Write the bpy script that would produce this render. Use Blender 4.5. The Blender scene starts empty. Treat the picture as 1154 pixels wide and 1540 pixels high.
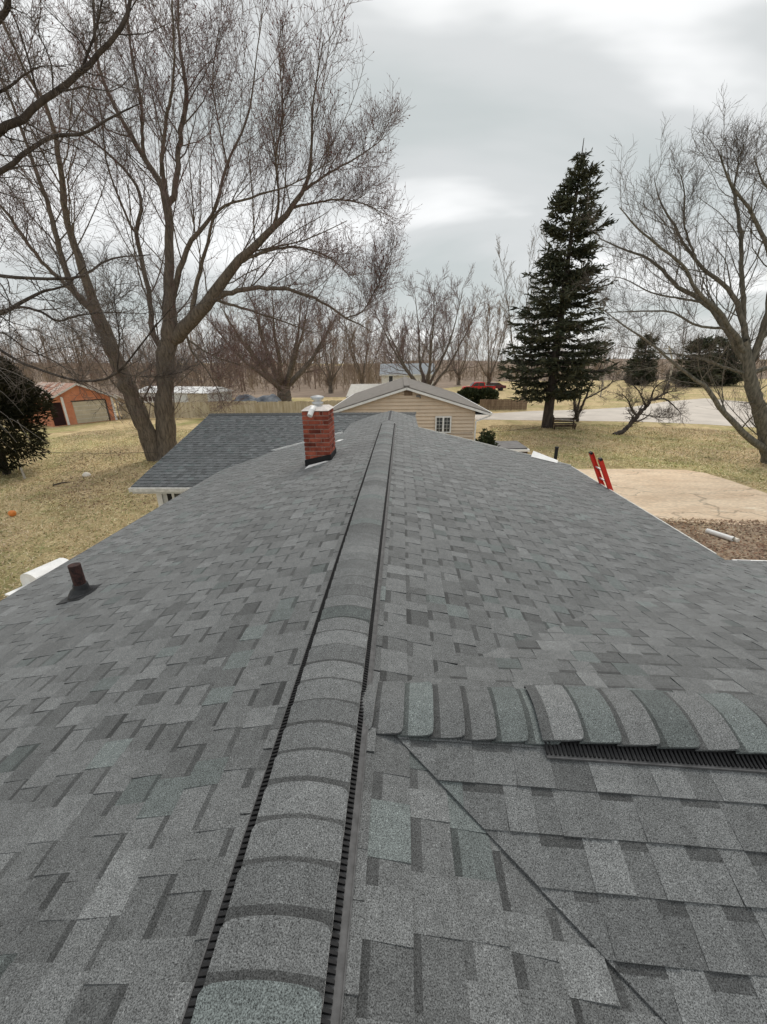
import bpy, math, random
import numpy as np
from mathutils import Matrix
R_ = np.random.default_rng(7)
random.seed(7)
SC = bpy.context.scene
COL = SC.collection
rad = math.radians

# ------------------------------------------------------------------ camera
F, CX, CY, CAMZ = 600.0, 577.0, 770.0, 5.0          # pixels of the 1154x1540 photograph; eye 5 m above the lawn
def _cam_axes(vp=(604, 546), roll=0.7):
    c = lambda x, y: np.array([(x-CX)/F, -(y-CY)/F, -1.0])
    Y = c(*vp); Y /= np.linalg.norm(Y)
    r = rad(roll)
    H = c(vp[0]+1000*math.cos(r), vp[1]-1000*math.sin(r))
    Z = np.cross(H, Y); Z /= np.linalg.norm(Z)
    if Z[1] < 0: Z = -Z
    return np.array([np.cross(Y, Z), Y, Z])
MC = _cam_axes()
cd = bpy.data.cameras.new('camera'); cam = bpy.data.objects.new('camera', cd); COL.objects.link(cam)
cd.sensor_fit = 'VERTICAL'; cd.sensor_height = 36; cd.lens = 36*F/1540
cd.clip_start = 0.05; cd.clip_end = 3000
mw = Matrix([list(MC[i])+[0] for i in range(3)]+[[0, 0, 0, 1]]); mw.translation = (0, 0, CAMZ)
cam.matrix_world = mw
SC.camera = cam

# ------------------------------------------------------------------ world, sun, exposure
SUN_EL, SUN_AZ = 52.0, 12.0     # azimuth clockwise from +Y
W = bpy.data.worlds.new('World'); SC.world = W; W.use_nodes = True
nt = W.node_tree; nt.nodes.clear()
def N(t, **k):
    n = nt.nodes.new(t)
    for a, b in k.items(): setattr(n, a, b)
    return n
out = N('ShaderNodeOutputWorld'); bg = N('ShaderNodeBackground')
sky = N('ShaderNodeTexSky', sky_type='NISHITA', sun_disc=False)
sky.sun_elevation = rad(SUN_EL); sky.sun_rotation = rad(SUN_AZ)
tc = N('ShaderNodeTexCoord'); sep = N('ShaderNodeSeparateXYZ')
nt.links.new(tc.outputs['Generated'], sep.inputs[0])
zz = N('ShaderNodeMath', operation='ADD'); zz.inputs[1].default_value = 0.22
mx = N('ShaderNodeMath', operation='MAXIMUM'); mx.inputs[1].default_value = 0.0
nt.links.new(sep.outputs[2], mx.inputs[0]); nt.links.new(mx.outputs[0], zz.inputs[0])
dv = N('ShaderNodeVectorMath', operation='DIVIDE'); cmb = N('ShaderNodeCombineXYZ')
for i in range(3): nt.links.new(zz.outputs[0], cmb.inputs[i])
nt.links.new(tc.outputs['Generated'], dv.inputs[0]); nt.links.new(cmb.outputs[0], dv.inputs[1])
mp = N('ShaderNodeMapping'); mp.inputs['Location'].default_value = (-2.29, -12.608, 0); mp.inputs['Scale'].default_value = (0.6, 0.96, 0.0)
nt.links.new(dv.outputs[0], mp.inputs[0])
no = N('ShaderNodeTexNoise'); no.inputs['Scale'].default_value = 1.15; no.inputs['Detail'].default_value = 5.0
no.inputs['Roughness'].default_value = 0.48; no.inputs['Distortion'].default_value = 0.35
nt.links.new(mp.outputs[0], no.inputs['Vector'])
cr = N('ShaderNodeValToRGB'); cr.color_ramp.interpolation = 'EASE'
els = cr.color_ramp.elements
els[0].position = 0.36; els[0].color = (0.485, 0.518, 0.513, 1)
els[1].position = 0.60; els[1].color = (0.83, 0.835, 0.83, 1)
e = els.new(0.495); e.color = (0.575, 0.592, 0.59, 1)
nt.links.new(no.outputs['Fac'], cr.inputs[0])
sm = N('ShaderNodeMixRGB', blend_type='MIX'); sm.inputs[0].default_value = 0.95
sk = N('ShaderNodeVectorMath', operation='SCALE'); sk.inputs['Scale'].default_value = 0.10
nt.links.new(sky.outputs[0], sk.inputs[0])
nt.links.new(sk.outputs[0], sm.inputs[1]); nt.links.new(cr.outputs[0], sm.inputs[2])
nt.links.new(sm.outputs[0], bg.inputs[0]); bg.inputs[1].default_value = 1.0
nt.links.new(bg.outputs[0], out.inputs[0])
sl = bpy.data.lights.new('sun', 'SUN'); so = bpy.data.objects.new('sun', sl); COL.objects.link(so)
sl.energy = 1.5; sl.angle = rad(22); sl.color = (1, 0.94, 0.85)
so.rotation_euler = (rad(90-SUN_EL), 0, rad(180-SUN_AZ)); so.location = (0, 30, 40)
SC.view_settings.view_transform = 'Standard'; SC.view_settings.look = 'None'
SC.view_settings.exposure = 0.3; SC.view_settings.gamma = 1.0
SC.render.resolution_x = 767; SC.render.resolution_y = 1024
SC.cycles.max_bounces = 6

# ------------------------------------------------------------------ pixel helpers
def ray(x, y): return MC @ np.array([(x-CX)/F, -(y-CY)/F, -1.0])
def gz(x, y, z=0.0):
    d = ray(x, y); p = d*((z-CAMZ)/d[2]); p[2] += CAMZ; return p
def atY(x, y, Y):
    d = ray(x, y); p = d*(Y/d[1]); p[2] += CAMZ; return p
def proj(P):
    v = (np.asarray(P, float)-np.array([0, 0, CAMZ])) @ MC
    w = np.maximum(-v[..., 2], 1e-3)
    return CX+F*v[..., 0]/w, CY-F*v[..., 1]/w, -v[..., 2]

# ------------------------------------------------------------------ materials
def mat(name, col, rough=0.85, var=0.2, scale=4.0, detail=5, col2=None, bump=0.0, bscale=60.0, metallic=0.0,
        stretch=(1, 1, 1), ramp=(0.35, 0.65), coord='Position', attr=None, spec=0.3):
    m = bpy.data.materials.new(name); m.use_nodes = True
    t = m.node_tree; b = t.nodes['Principled BSDF']
    b.inputs['Roughness'].default_value = rough; b.inputs['Metallic'].default_value = metallic
    b.inputs['Specular IOR Level'].default_value = spec
    g = t.nodes.new('ShaderNodeNewGeometry'); mp = t.nodes.new('ShaderNodeMapping'); mp.inputs['Scale'].default_value = stretch
    t.links.new(g.outputs['Position'], mp.inputs[0])
    n = t.nodes.new('ShaderNodeTexNoise'); n.inputs['Scale'].default_value = scale; n.inputs['Detail'].default_value = detail
    n.inputs['Roughness'].default_value = 0.6
    t.links.new(mp.outputs[0], n.inputs['Vector'])
    r = t.nodes.new('ShaderNodeValToRGB')
    a, c = r.color_ramp.elements
    a.position, c.position = ramp
    if col2 is None:
        a.color = tuple(x*(1-var) for x in col)+(1,); c.color = tuple(min(1, x*(1+var)) for x in col)+(1,)
    else:
        a.color = tuple(col)+(1,); c.color = tuple(col2)+(1,)
    t.links.new(n.outputs['Fac'], r.inputs[0])
    last = r.outputs[0]
    if attr:
        at = t.nodes.new('ShaderNodeAttribute'); at.attribute_name = attr
        ml = t.nodes.new('ShaderNodeMixRGB'); ml.blend_type = 'MULTIPLY'; ml.inputs[0].default_value = 1
        t.links.new(last, ml.inputs[1]); t.links.new(at.outputs['Color'], ml.inputs[2]); last = ml.outputs[0]
    t.links.new(last, b.inputs['Base Color'])
    if bump:
        n2 = t.nodes.new('ShaderNodeTexNoise'); n2.inputs['Scale'].default_value = bscale; n2.inputs['Detail'].default_value = 4
        t.links.new(mp.outputs[0], n2.inputs['Vector'])
        bp = t.nodes.new('ShaderNodeBump'); bp.inputs['Strength'].default_value = bump; bp.inputs['Distance'].default_value = 0.02
        t.links.new(n2.outputs['Fac'], bp.inputs['Height']); t.links.new(bp.outputs[0], b.inputs['Normal'])
    return m

def shingle_mat():
    m = bpy.data.materials.new('shingle'); m.use_nodes = True
    t = m.node_tree; b = t.nodes['Principled BSDF']; b.inputs['Roughness'].default_value = 0.7
    b.inputs['Specular IOR Level'].default_value = 0.22
    b.inputs['Sheen Weight'].default_value = 0.36; b.inputs['Sheen Roughness'].default_value = 0.3
    g = t.nodes.new('ShaderNodeNewGeometry')
    at = t.nodes.new('ShaderNodeAttribute'); at.attribute_name = 'tone'
    def noise(s, d, r):
        n = t.nodes.new('ShaderNodeTexNoise'); n.inputs['Scale'].default_value = s; n.inputs['Detail'].default_value = d
        n.inputs['Roughness'].default_value = r; t.links.new(g.outputs['Position'], n.inputs['Vector']); return n
    gr = noise(300, 2.0, 0.75); bl = noise(22, 4, 0.6)
    r1 = t.nodes.new('ShaderNodeMapRange'); r1.inputs['From Min'].default_value = 0.33; r1.inputs['From Max'].default_value = 0.67
    r1.inputs['To Min'].default_value = 0.12; r1.inputs['To Max'].default_value = 2.05; t.links.new(gr.outputs['Fac'], r1.inputs['Value'])
    r2 = t.nodes.new('ShaderNodeMapRange'); r2.inputs['From Min'].default_value = 0.3; r2.inputs['From Max'].default_value = 0.7
    r2.inputs['To Min'].default_value = 0.86; r2.inputs['To Max'].default_value = 1.14; t.links.new(bl.outputs['Fac'], r2.inputs['Value'])
    vo = t.nodes.new('ShaderNodeTexVoronoi'); vo.inputs['Scale'].default_value = 260; t.links.new(g.outputs['Position'], vo.inputs['Vector'])
    sp = t.nodes.new('ShaderNodeSeparateColor'); t.links.new(vo.outputs['Color'], sp.inputs[0])
    gt = t.nodes.new('ShaderNodeMath'); gt.operation = 'GREATER_THAN'; gt.inputs[1].default_value = 0.982; t.links.new(sp.outputs[0], gt.inputs[0])
    ad = t.nodes.new('ShaderNodeMath'); ad.operation = 'MULTIPLY_ADD'; ad.inputs[1].default_value = 0.8
    mu = t.nodes.new('ShaderNodeMath'); mu.operation = 'MULTIPLY'
    t.links.new(r1.outputs[0], mu.inputs[0]); t.links.new(r2.outputs[0], mu.inputs[1])
    t.links.new(gt.outputs[0], ad.inputs[0]); t.links.new(mu.outputs[0], ad.inputs[2])
    ml = t.nodes.new('ShaderNodeVectorMath'); ml.operation = 'SCALE'
    t.links.new(at.outputs['Color'], ml.inputs[0]); t.links.new(ad.outputs[0], ml.inputs['Scale'])
    t.links.new(ml.outputs[0], b.inputs['Base Color'])
    bp = t.nodes.new('ShaderNodeBump'); bp.inputs['Strength'].default_value = 0.3; bp.inputs['Distance'].default_value = 0.003
    t.links.new(gr.outputs['Fac'], bp.inputs['Height']); t.links.new(bp.outputs[0], b.inputs['Normal'])
    return m

MT = dict(
    shingle=shingle_mat(),
    deck=mat('roof_felt', (0.07, 0.07, 0.075), 0.95, 0.2, 20),
    black=mat('black_plastic', (0.012, 0.012, 0.013), 0.6, 0.3, 20),
    vent=mat('vent_flange', (0.09, 0.09, 0.092), 0.7, 0.25, 30),
    white=mat('white_metal', (0.78, 0.78, 0.77), 0.45, 0.08, 6),
    dirtywhite=mat('dirty_white_metal', (0.62, 0.61, 0.58), 0.5, 0.18, 12),
    siding_w=mat('white_siding', (0.62, 0.63, 0.62), 0.6, 0.08, 3),
    tan=mat('tan_siding', (0.67, 0.55, 0.425), 0.6, 0.06, 2),
    glass=mat('window_glass', (0.03, 0.035, 0.04), 0.08, 0.3, 2, spec=0.6),
    brick=mat('red_brick', (0.20, 0.048, 0.03), 0.9, 0, 9, col2=(0.38, 0.095, 0.055), bump=0.5, bscale=80),
    mortar=mat('mortar', (0.36, 0.24, 0.20), 0.95, 0.25, 15, bump=0.4),
    crown=mat('mortar_crown', (0.62, 0.58, 0.55), 0.95, 0.15, 12, bump=0.3),
    galv=mat('galvanised_metal', (0.55, 0.56, 0.57), 0.35, 0.12, 8, metallic=0.7),
    rust=mat('rusty_pipe', (0.022, 0.014, 0.014), 0.8, 0, 25, col2=(0.07, 0.032, 0.027), bump=0.4),
    rubber=mat('rubber_boot', (0.03, 0.031, 0.033), 0.6, 0.3, 12),
    bark=mat('grey_brown_bark', (0.08, 0.066, 0.053), 0.95, 0, 13, col2=(0.205, 0.17, 0.135), bump=1.0, bscale=26, stretch=(1, 1, 0.16), detail=8),
    darkbark=mat('dark_bark', (0.038, 0.031, 0.028), 0.95, 0, 6, col2=(0.10, 0.083, 0.072), bump=0.8, bscale=16, stretch=(1, 1, 0.3)),
    greybark=mat('mossy_grey_bark', (0.075, 0.072, 0.058), 0.95, 0, 12, col2=(0.20, 0.185, 0.155), bump=1.0, bscale=26, stretch=(1, 1, 0.2), detail=8),
    twig_red=mat('budding_twigs', (0.13, 0.095, 0.088), 0.9, 0, 1.2, col2=(0.24, 0.165, 0.155)),
    twig=mat('bare_twigs', (0.095, 0.08, 0.07), 0.9, 0, 1.2, col2=(0.18, 0.15, 0.13)),
    bud=mat('red_buds', (0.16, 0.065, 0.06), 0.9, 0.3, 2),
    wood_twig=mat('far_twigs', (0.20, 0.145, 0.11), 0.95, 0, 0.12, col2=(0.32, 0.24, 0.18)),
    pale_twig=mat('pale_twigs', (0.20, 0.18, 0.16), 0.95, 0, 0.3, col2=(0.32, 0.29, 0.26)),
    spruce=mat('spruce_needles', (0.022, 0.033, 0.018), 0.8, 0, 1.2, col2=(0.095, 0.095, 0.055)),
    pine=mat('pine_needles', (0.028, 0.036, 0.022), 0.9, 0, 0.5, col2=(0.10, 0.105, 0.065)),
    yew=mat('evergreen_leaves', (0.012, 0.015, 0.009), 0.9, 0, 1.6, col2=(0.052, 0.048, 0.026), spec=0.1),
    shrub=mat('shrub_leaves', (0.02, 0.03, 0.012), 0.8, 0, 2.5, col2=(0.06, 0.075, 0.03)),
    fence=mat('weathered_boards', (0.40, 0.33, 0.22), 0.95, 0, 1.6, col2=(0.60, 0.53, 0.40), stretch=(3, 3, 0.5)),
    brownfence=mat('brown_boards', (0.17, 0.115, 0.08), 0.95, 0, 1.6, col2=(0.30, 0.22, 0.15), stretch=(3, 3, 0.5)),
    greyroof=mat('grey_shingle_roof', (0.20, 0.185, 0.17), 0.95, 0.15, 3, bump=0.3),
    paleroof=mat('pale_metal_roof', (0.46, 0.44, 0.40), 0.6, 0.08, 3),
    blueroof=mat('blue_grey_roof', (0.25, 0.27, 0.29), 0.9, 0.08, 3),
    garage=mat('red_orange_board', (0.52, 0.20, 0.11), 0.9, 0, 1.2, col2=(0.66, 0.30, 0.18)),
    bay_shade=mat('bay_shade_paint', (0.03, 0.012, 0.012), 0.95, 0.2, 2),
    rustroof=mat('rusted_metal_roof', (0.42, 0.19, 0.12), 0.8, 0, 1.1, col2=(0.62, 0.56, 0.50), stretch=(1, 0.25, 1)),
    door=mat('beige_door', (0.52, 0.46, 0.35), 0.7, 0.12, 2),
    tarp=mat('blue_grey_tarp', (0.05, 0.065, 0.09), 0.5, 0, 0.8, col2=(0.28, 0.30, 0.33)),
    red=mat('red_paint', (0.55, 0.015, 0.02), 0.25, 0.05, 1, spec=0.5),
    maroon=mat('maroon_paint', (0.10, 0.012, 0.018), 0.3, 0.1, 1, spec=0.5),
    ladder=mat('red_fibreglass', (0.66, 0.035, 0.02), 0.5, 0.1, 8),
    alu=mat('aluminium', (0.72, 0.72, 0.71), 0.4, 0.05, 8, metallic=0.5),
    tyre=mat('tyre', (0.02, 0.02, 0.02), 0.8, 0.1, 5),
    darkwood=mat('dark_weathered_wood', (0.035, 0.024, 0.018), 0.95, 0, 6, col2=(0.10, 0.07, 0.05)),
    tubcover=mat('grey_cover', (0.16, 0.155, 0.155), 0.7, 0.2, 3),
    wire=mat('wire', (0.06, 0.05, 0.05), 0.7, 0.1, 2),
    pole=mat('pale_pole', (0.42, 0.39, 0.34), 0.9, 0.2, 2),
    orange=mat('orange_ball', (0.75, 0.25, 0.06), 0.5, 0.1, 8),
    stone=mat('pale_stone', (0.75, 0.70, 0.62), 0.9, 0.1, 9),
    blade=mat('grass_blades', (1, 1, 1), 0.9, 0.15, 3, attr='tone'),
    leaf=mat('fallen_leaves', (1, 1, 1), 0.9, 0.2, 6, attr='tone'),
    road=mat('road_asphalt', (0.54, 0.49, 0.435), 0.95, 0.12, 0.35, bump=0.2),
    brush=mat('tan_brush', (0.20, 0.145, 0.095), 0.95, 0, 0.15, col2=(0.34, 0.265, 0.18)),
    woodfloor=mat('leafy_wood_floor', (0.20, 0.15, 0.115), 0.98, 0, 0.35, col2=(0.29, 0.225, 0.17), detail=8),
    soil=mat('leafy_soil', (0.17, 0.12, 0.08), 0.98, 0, 1.4, col2=(0.36, 0.28, 0.20), bump=0.8, bscale=18),
)

# slab: sandy concrete with cracks and pale worn patches
def slab_mat():
    m = mat('sandy_concrete', (0.66, 0.50, 0.35), 0.95, 0, 0.8, col2=(0.80, 0.645, 0.475), bump=0.4, bscale=9, stretch=(0.6, 1.6, 1))
    t = m.node_tree; b = t.nodes['Principled BSDF']; src = b.inputs['Base Color'].links[0].from_socket
    g = t.nodes.new('ShaderNodeNewGeometry')
    n = t.nodes.new('ShaderNodeTexNoise'); n.inputs['Scale'].default_value = 0.9; n.inputs['Detail'].default_value = 8; n.inputs['Roughness'].default_value = 0.7
    mp = t.nodes.new('ShaderNodeMapping'); mp.inputs['Scale'].default_value = (0.5, 1.5, 1); t.links.new(g.outputs['Position'], mp.inputs[0]); t.links.new(mp.outputs[0], n.inputs['Vector'])
    r = t.nodes.new('ShaderNodeValToRGB'); r.color_ramp.elements[0].position = 0.60; r.color_ramp.elements[1].position = 0.68
    t.links.new(n.outputs['Fac'], r.inputs[0])
    mix = t.nodes.new('ShaderNodeMixRGB'); mix.inputs[2].default_value = (0.86, 0.76, 0.60, 1)
    t.links.new(r.outputs[0], mix.inputs[0]); t.links.new(src, mix.inputs[1])
    sp = t.nodes.new('ShaderNodeTexNoise'); sp.inputs['Scale'].default_value = 14; sp.inputs['Detail'].default_value = 6; t.links.new(mp.outputs[0], sp.inputs['Vector'])
    r2 = t.nodes.new('ShaderNodeMapRange'); r2.inputs['From Min'].default_value = .3; r2.inputs['From Max'].default_value = .7; r2.inputs['To Min'].default_value = .78; r2.inputs['To Max'].default_value = 1.15
    t.links.new(sp.outputs['Fac'], r2.inputs['Value'])
    sc = t.nodes.new('ShaderNodeVectorMath'); sc.operation = 'SCALE'; t.links.new(mix.outputs[0], sc.inputs[0]); t.links.new(r2.outputs[0], sc.inputs['Scale'])
    dn = t.nodes.new('ShaderNodeTexNoise'); dn.inputs['Scale'].default_value = 0.7; dn.inputs['Detail'].default_value = 6; t.links.new(g.outputs['Position'], dn.inputs['Vector'])
    va = t.nodes.new('ShaderNodeVectorMath'); va.operation = 'MULTIPLY_ADD'; va.inputs[1].default_value = (2.2, 2.2, 0); t.links.new(dn.outputs['Color'], va.inputs[0]); t.links.new(g.outputs['Position'], va.inputs[2])
    mp2 = t.nodes.new('ShaderNodeMapping'); mp2.inputs['Scale'].default_value = (0.16, 0.42, 0); t.links.new(va.outputs[0], mp2.inputs[0])
    vr = t.nodes.new('ShaderNodeTexVoronoi'); vr.feature = 'DISTANCE_TO_EDGE'; vr.inputs['Scale'].default_value = 1.0; t.links.new(mp2.outputs[0], vr.inputs['Vector'])
    cr_ = t.nodes.new('ShaderNodeMapRange'); cr_.inputs['From Min'].default_value = .002; cr_.inputs['From Max'].default_value = .012; cr_.inputs['To Min'].default_value = .62; cr_.inputs['To Max'].default_value = 1; t.links.new(vr.outputs['Distance'], cr_.inputs['Value'])
    sc2 = t.nodes.new('ShaderNodeVectorMath'); sc2.operation = 'SCALE'; t.links.new(sc.outputs[0], sc2.inputs[0]); t.links.new(cr_.outputs[0], sc2.inputs['Scale'])
    t.links.new(sc2.outputs[0], b.inputs['Base Color'])
    return m
MT['slab'] = slab_mat()
def vary_brick():
    m = MT['brick']; t = m.node_tree; b = t.nodes['Principled BSDF']; src = b.inputs['Base Color'].links[0].from_socket
    oi = t.nodes.new('ShaderNodeObjectInfo'); r = t.nodes.new('ShaderNodeValToRGB')
    r.color_ramp.elements[0].color = (.42, .36, .36, 1); r.color_ramp.elements[1].color = (1.25, 1.35, 1.4, 1); e = r.color_ramp.elements.new(.35); e.color = (.85, .8, .8, 1)
    t.links.new(oi.outputs['Random'], r.inputs[0]); x = t.nodes.new('ShaderNodeMixRGB'); x.blend_type = 'MULTIPLY'; x.inputs[0].default_value = 1
    t.links.new(src, x.inputs[1]); t.links.new(r.outputs[0], x.inputs[2]); t.links.new(x.outputs[0], b.inputs['Base Color'])
vary_brick()

def ground_mat():
    m = bpy.data.materials.new('dead_lawn'); m.use_nodes = True
    t = m.node_tree; b = t.nodes['Principled BSDF']; b.inputs['Roughness'].default_value = 0.97; b.inputs['Specular IOR Level'].default_value = 0.1
    g = t.nodes.new('ShaderNodeNewGeometry')
    def noise(s, d, r=0.6, st=(1, 1, 1)):
        mp = t.nodes.new('ShaderNodeMapping'); mp.inputs['Scale'].default_value = st; t.links.new(g.outputs['Position'], mp.inputs[0])
        n = t.nodes.new('ShaderNodeTexNoise'); n.inputs['Scale'].default_value = s; n.inputs['Detail'].default_value = d; n.inputs['Roughness'].default_value = r
        t.links.new(mp.outputs[0], n.inputs['Vector']); return n.outputs['Fac']
    def ramp(f, lo, hi, c0, c1):
        r = t.nodes.new('ShaderNodeValToRGB'); r.color_ramp.elements[0].position = lo; r.color_ramp.elements[1].position = hi
        r.color_ramp.elements[0].color = c0+(1,); r.color_ramp.elements[1].color = c1+(1,); t.links.new(f, r.inputs[0]); return r.outputs[0]
    def mixc(f, a, bb):
        x = t.nodes.new('ShaderNodeMixRGB'); t.links.new(f, x.inputs[0])
        for i, s in ((1, a), (2, bb)):
            if isinstance(s, tuple): x.inputs[i].default_value = s+(1,)
            else: t.links.new(s, x.inputs[i])
        return x.outputs[0]
    straw = ramp(noise(2.2, 8, 0.7), 0.32, 0.68, (0.365, 0.265, 0.14), (0.67, 0.545, 0.32))
    bw = ((0, 0, 0), (1, 1, 1))
    c = mixc(ramp(noise(0.22, 7, 0.7), 0.47, 0.66, *bw), straw, (0.27, 0.265, 0.105))
    c = mixc(ramp(noise(0.45, 6, 0.7), 0.54, 0.72, *bw), c, (0.27, 0.175, 0.10))
    f2 = t.nodes.new('ShaderNodeMapRange'); f2.inputs['From Min'].default_value = .3; f2.inputs['From Max'].default_value = .7
    f2.inputs['To Min'].default_value = .6; f2.inputs['To Max'].default_value = 1.35; t.links.new(noise(16, 5, 0.7), f2.inputs['Value'])
    sc = t.nodes.new('ShaderNodeVectorMath'); sc.operation = 'SCALE'; t.links.new(c, sc.inputs[0]); t.links.new(f2.outputs[0], sc.inputs['Scale'])
    t.links.new(sc.outputs[0], b.inputs['Base Color'])
    bp = t.nodes.new('ShaderNodeBump'); bp.inputs['Strength'].default_value = 0.6; bp.inputs['Distance'].default_value = 0.05
    t.links.new(noise(22, 4), bp.inputs['Height']); t.links.new(bp.outputs[0], b.inputs['Normal'])
    return m
MT['lawn'] = ground_mat()

# ------------------------------------------------------------------ object helpers
LOC = {}
def thing(name, label, cat, loc, group=None):
    o = bpy.data.objects.new(name, None); COL.objects.link(o); o.location = [float(v) for v in loc]
    o.empty_display_size = 0.2
    o['label'] = label; o['category'] = cat
    if group: o['group'] = group
    LOC[o.name] = np.array(loc, float)
    return o
def rootloc(p):
    while p.parent: p = p.parent
    return LOC.get(p.name, np.zeros(3))
def link(name, me, m, parent=None, label=None, kind=None, smooth=False):
    o = bpy.data.objects.new(name, me); COL.objects.link(o)
    if m: me.materials.append(MT[m] if isinstance(m, str) else m)
    if smooth: me.polygons.foreach_set('use_smooth', np.ones(len(me.polygons), bool))
    if parent: o.parent = parent
    if label: o['label'] = label
    if kind: o['kind'] = kind
    return o
def tag(o, label, cat, group=None):
    o['label'] = label; o['category'] = cat
    if group: o['group'] = group
    return o
def face_tone(me, cols):
    a = me.attributes.new('tone', 'FLOAT_COLOR', 'FACE')
    c = np.ones((len(cols), 4)); c[:, :3] = cols
    a.data.foreach_set('color', c.ravel())
def polymesh(name, V, Fc, m, parent=None, tones=None, **k):
    V = np.asarray(V, float)
    if parent is not None: V = V-rootloc(parent)
    me = bpy.data.meshes.new(name); me.from_pydata(V.tolist(), [], Fc)
    if tones is not None: face_tone(me, np.array(tones))
    me.update()
    return link(name, me, m, parent, **k)
def quadmesh(name, V, Q, m, parent=None, tones=None, **k):
    """fast numpy mesh; Q is (n,3) or (n,4)"""
    V = np.asarray(V, np.float32)
    if parent is not None: V = V-rootloc(parent).astype(np.float32)
    n, s = Q.shape
    me = bpy.data.meshes.new(name)
    me.vertices.add(len(V)); me.vertices.foreach_set('co', np.ascontiguousarray(V, np.float32).ravel())
    me.loops.add(n*s); me.loops.foreach_set('vertex_index', np.ascontiguousarray(Q, np.int32).ravel())
    me.polygons.add(n); me.polygons.foreach_set('loop_start', np.arange(0, n*s, s, dtype=np.int32))
    if tones is not None: face_tone(me, tones)
    me.update(calc_edges=True)
    return link(name, me, m, parent, **k)

class MB:
    """collects simple solids into one mesh"""
    def __init__(s): s.V = []; s.F = []
    def add(s, V, Fc):
        o = len(s.V); s.V += [tuple(map(float, v)) for v in V]; s.F += [[i+o for i in f] for f in Fc]; return s
    def hexa(s, a, b):
        """prism between two matching polygons"""
        n = len(a); Fc = [list(range(n))[::-1], list(range(n, 2*n))]
        Fc += [[i, (i+1) % n, n+(i+1) % n, n+i] for i in range(n)]
        return s.add(list(a)+list(b), Fc)
    def box(s, x0, x1, y0, y1, z0, z1):
        return s.hexa([(x0, y0, z0), (x1, y0, z0), (x1, y1, z0), (x0, y1, z0)], [(x0, y0, z1), (x1, y0, z1), (x1, y1, z1), (x0, y1, z1)])
    def beam(s, p, q, w, h, up=(0, 0, 1)):
        p, q = np.array(p, float), np.array(q, float); d = q-p; d /= np.linalg.norm(d)
        a = np.cross(d, up)
        if np.linalg.norm(a) < 1e-4: a = np.cross(d, (1, 0, 0))
        a /= np.linalg.norm(a); b = np.cross(a, d)
        c = [a*w/2*i+b*h/2*j for i, j in ((-1, -1), (1, -1), (1, 1), (-1, 1))]
        return s.hexa([p+k for k in c], [q+k for k in c])
    def tube(s, pts, rads, k=10, caps=True):
        pts = [np.array(p, float) for p in pts]; n = len(pts)
        if np.isscalar(rads): rads = [rads]*n
        rings = []; ref = None
        for i in range(n):
            d = pts[min(i+1, n-1)]-pts[max(i-1, 0)]; d /= np.linalg.norm(d)
            if ref is None: ref = np.array((1, 0, 0)) if abs(d[0]) < .9 else np.array((0, 1, 0))
            a = np.cross(d, ref); a /= np.linalg.norm(a); b = np.cross(d, a); ref = np.cross(a, d)
            rings += [pts[i]+rads[i]*(math.cos(t)*a+math.sin(t)*b) for t in np.linspace(0, 2*math.pi, k, endpoint=False)]
        Fc = [[i*k+j, i*k+(j+1) % k, (i+1)*k+(j+1) % k, (i+1)*k+j] for i in range(n-1) for j in range(k)]
        if caps: Fc += [list(range(k))[::-1], list(range((n-1)*k, n*k))]
        return s.add(rings, Fc)
    def build(s, name, m, parent=None, **k): return polymesh(name, s.V, s.F, m, parent, **k)

# ------------------------------------------------------------------ setting: ground, road, slab
def terrain(x, y):
    t = np.clip((y-120)/170, 0, 1); t = t*t*(3-2*t)
    return t*(4.6+1.2*np.sin(x/60)+1.0*np.sin(x/23+1))*np.clip(1.1-x/900, .5, 1.2)
xs = np.concatenate([np.linspace(-600, -70, 28), np.linspace(-60, 60, 41), np.linspace(70, 600, 28)])
ys = np.concatenate([np.linspace(-60, 110, 52), np.linspace(116, 420, 40), np.linspace(450, 1200, 12)])
gx, gy = np.meshgrid(xs, ys); gzv = terrain(gx, gy)
nx, ny = len(xs), len(ys)
idx = (np.arange(ny-1)[:, None]*nx+np.arange(nx-1)[None, :]).ravel()
g_ = quadmesh('ground', np.stack([gx.ravel(), gy.ravel(), gzv.ravel()], 1), np.stack([idx, idx+1, idx+nx+1, idx+nx], 1), 'lawn', kind='structure', smooth=True)
xs2 = np.linspace(-520, 520, 60); tt_ = np.linspace(0, 1, 40)
hx_, ht_ = np.meshgrid(xs2, tt_); y0_ = 64+50*np.clip((hx_+2)/26, 0, 1); hy_ = y0_+(420-y0_)*ht_**1.3
hz_ = terrain(hx_, hy_)-.25+.45*np.clip(ht_*40, 0, 1)
ii = (np.arange(39)[:, None]*60+np.arange(59)[None, :]).ravel()
quadmesh('hillside', np.stack([hx_.ravel(), hy_.ravel(), hz_.ravel()], 1), np.stack([ii, ii+1, ii+61, ii+60], 1), 'woodfloor', kind='structure', smooth=True)
def sheet(name, px, z, m):
    P = [gz(x, y, z) for x, y in px]
    return polymesh(name, P, [list(range(len(P)))], m, kind='structure')
sheet('road', [(560, 632), (560, 623), (735, 622), (800, 618), (880, 616), (950, 612), (1000, 604), (1060, 599), (1154, 607), (1400, 616),
               (1400, 668), (1154, 644), (1060, 638), (960, 634), (880, 633), (800, 632), (735, 631)], 0.012, 'road')
sheet('concrete_slab', [(800, 700), (880, 706), (960, 705), (1030, 706.5), (1060, 711), (1100, 723), (1154, 742), (1400, 830), (1400, 905), (1154, 793), (1080, 788), (1010, 785), (900, 784), (800, 760)], 0.02, 'slab')
sheet('soil_bed', [(960, 770), (1010, 783), (1080, 787), (1154, 792), (1380, 840), (1300, 900), (1154, 870), (1000, 860), (900, 830)], 0.032, 'soil')

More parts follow.
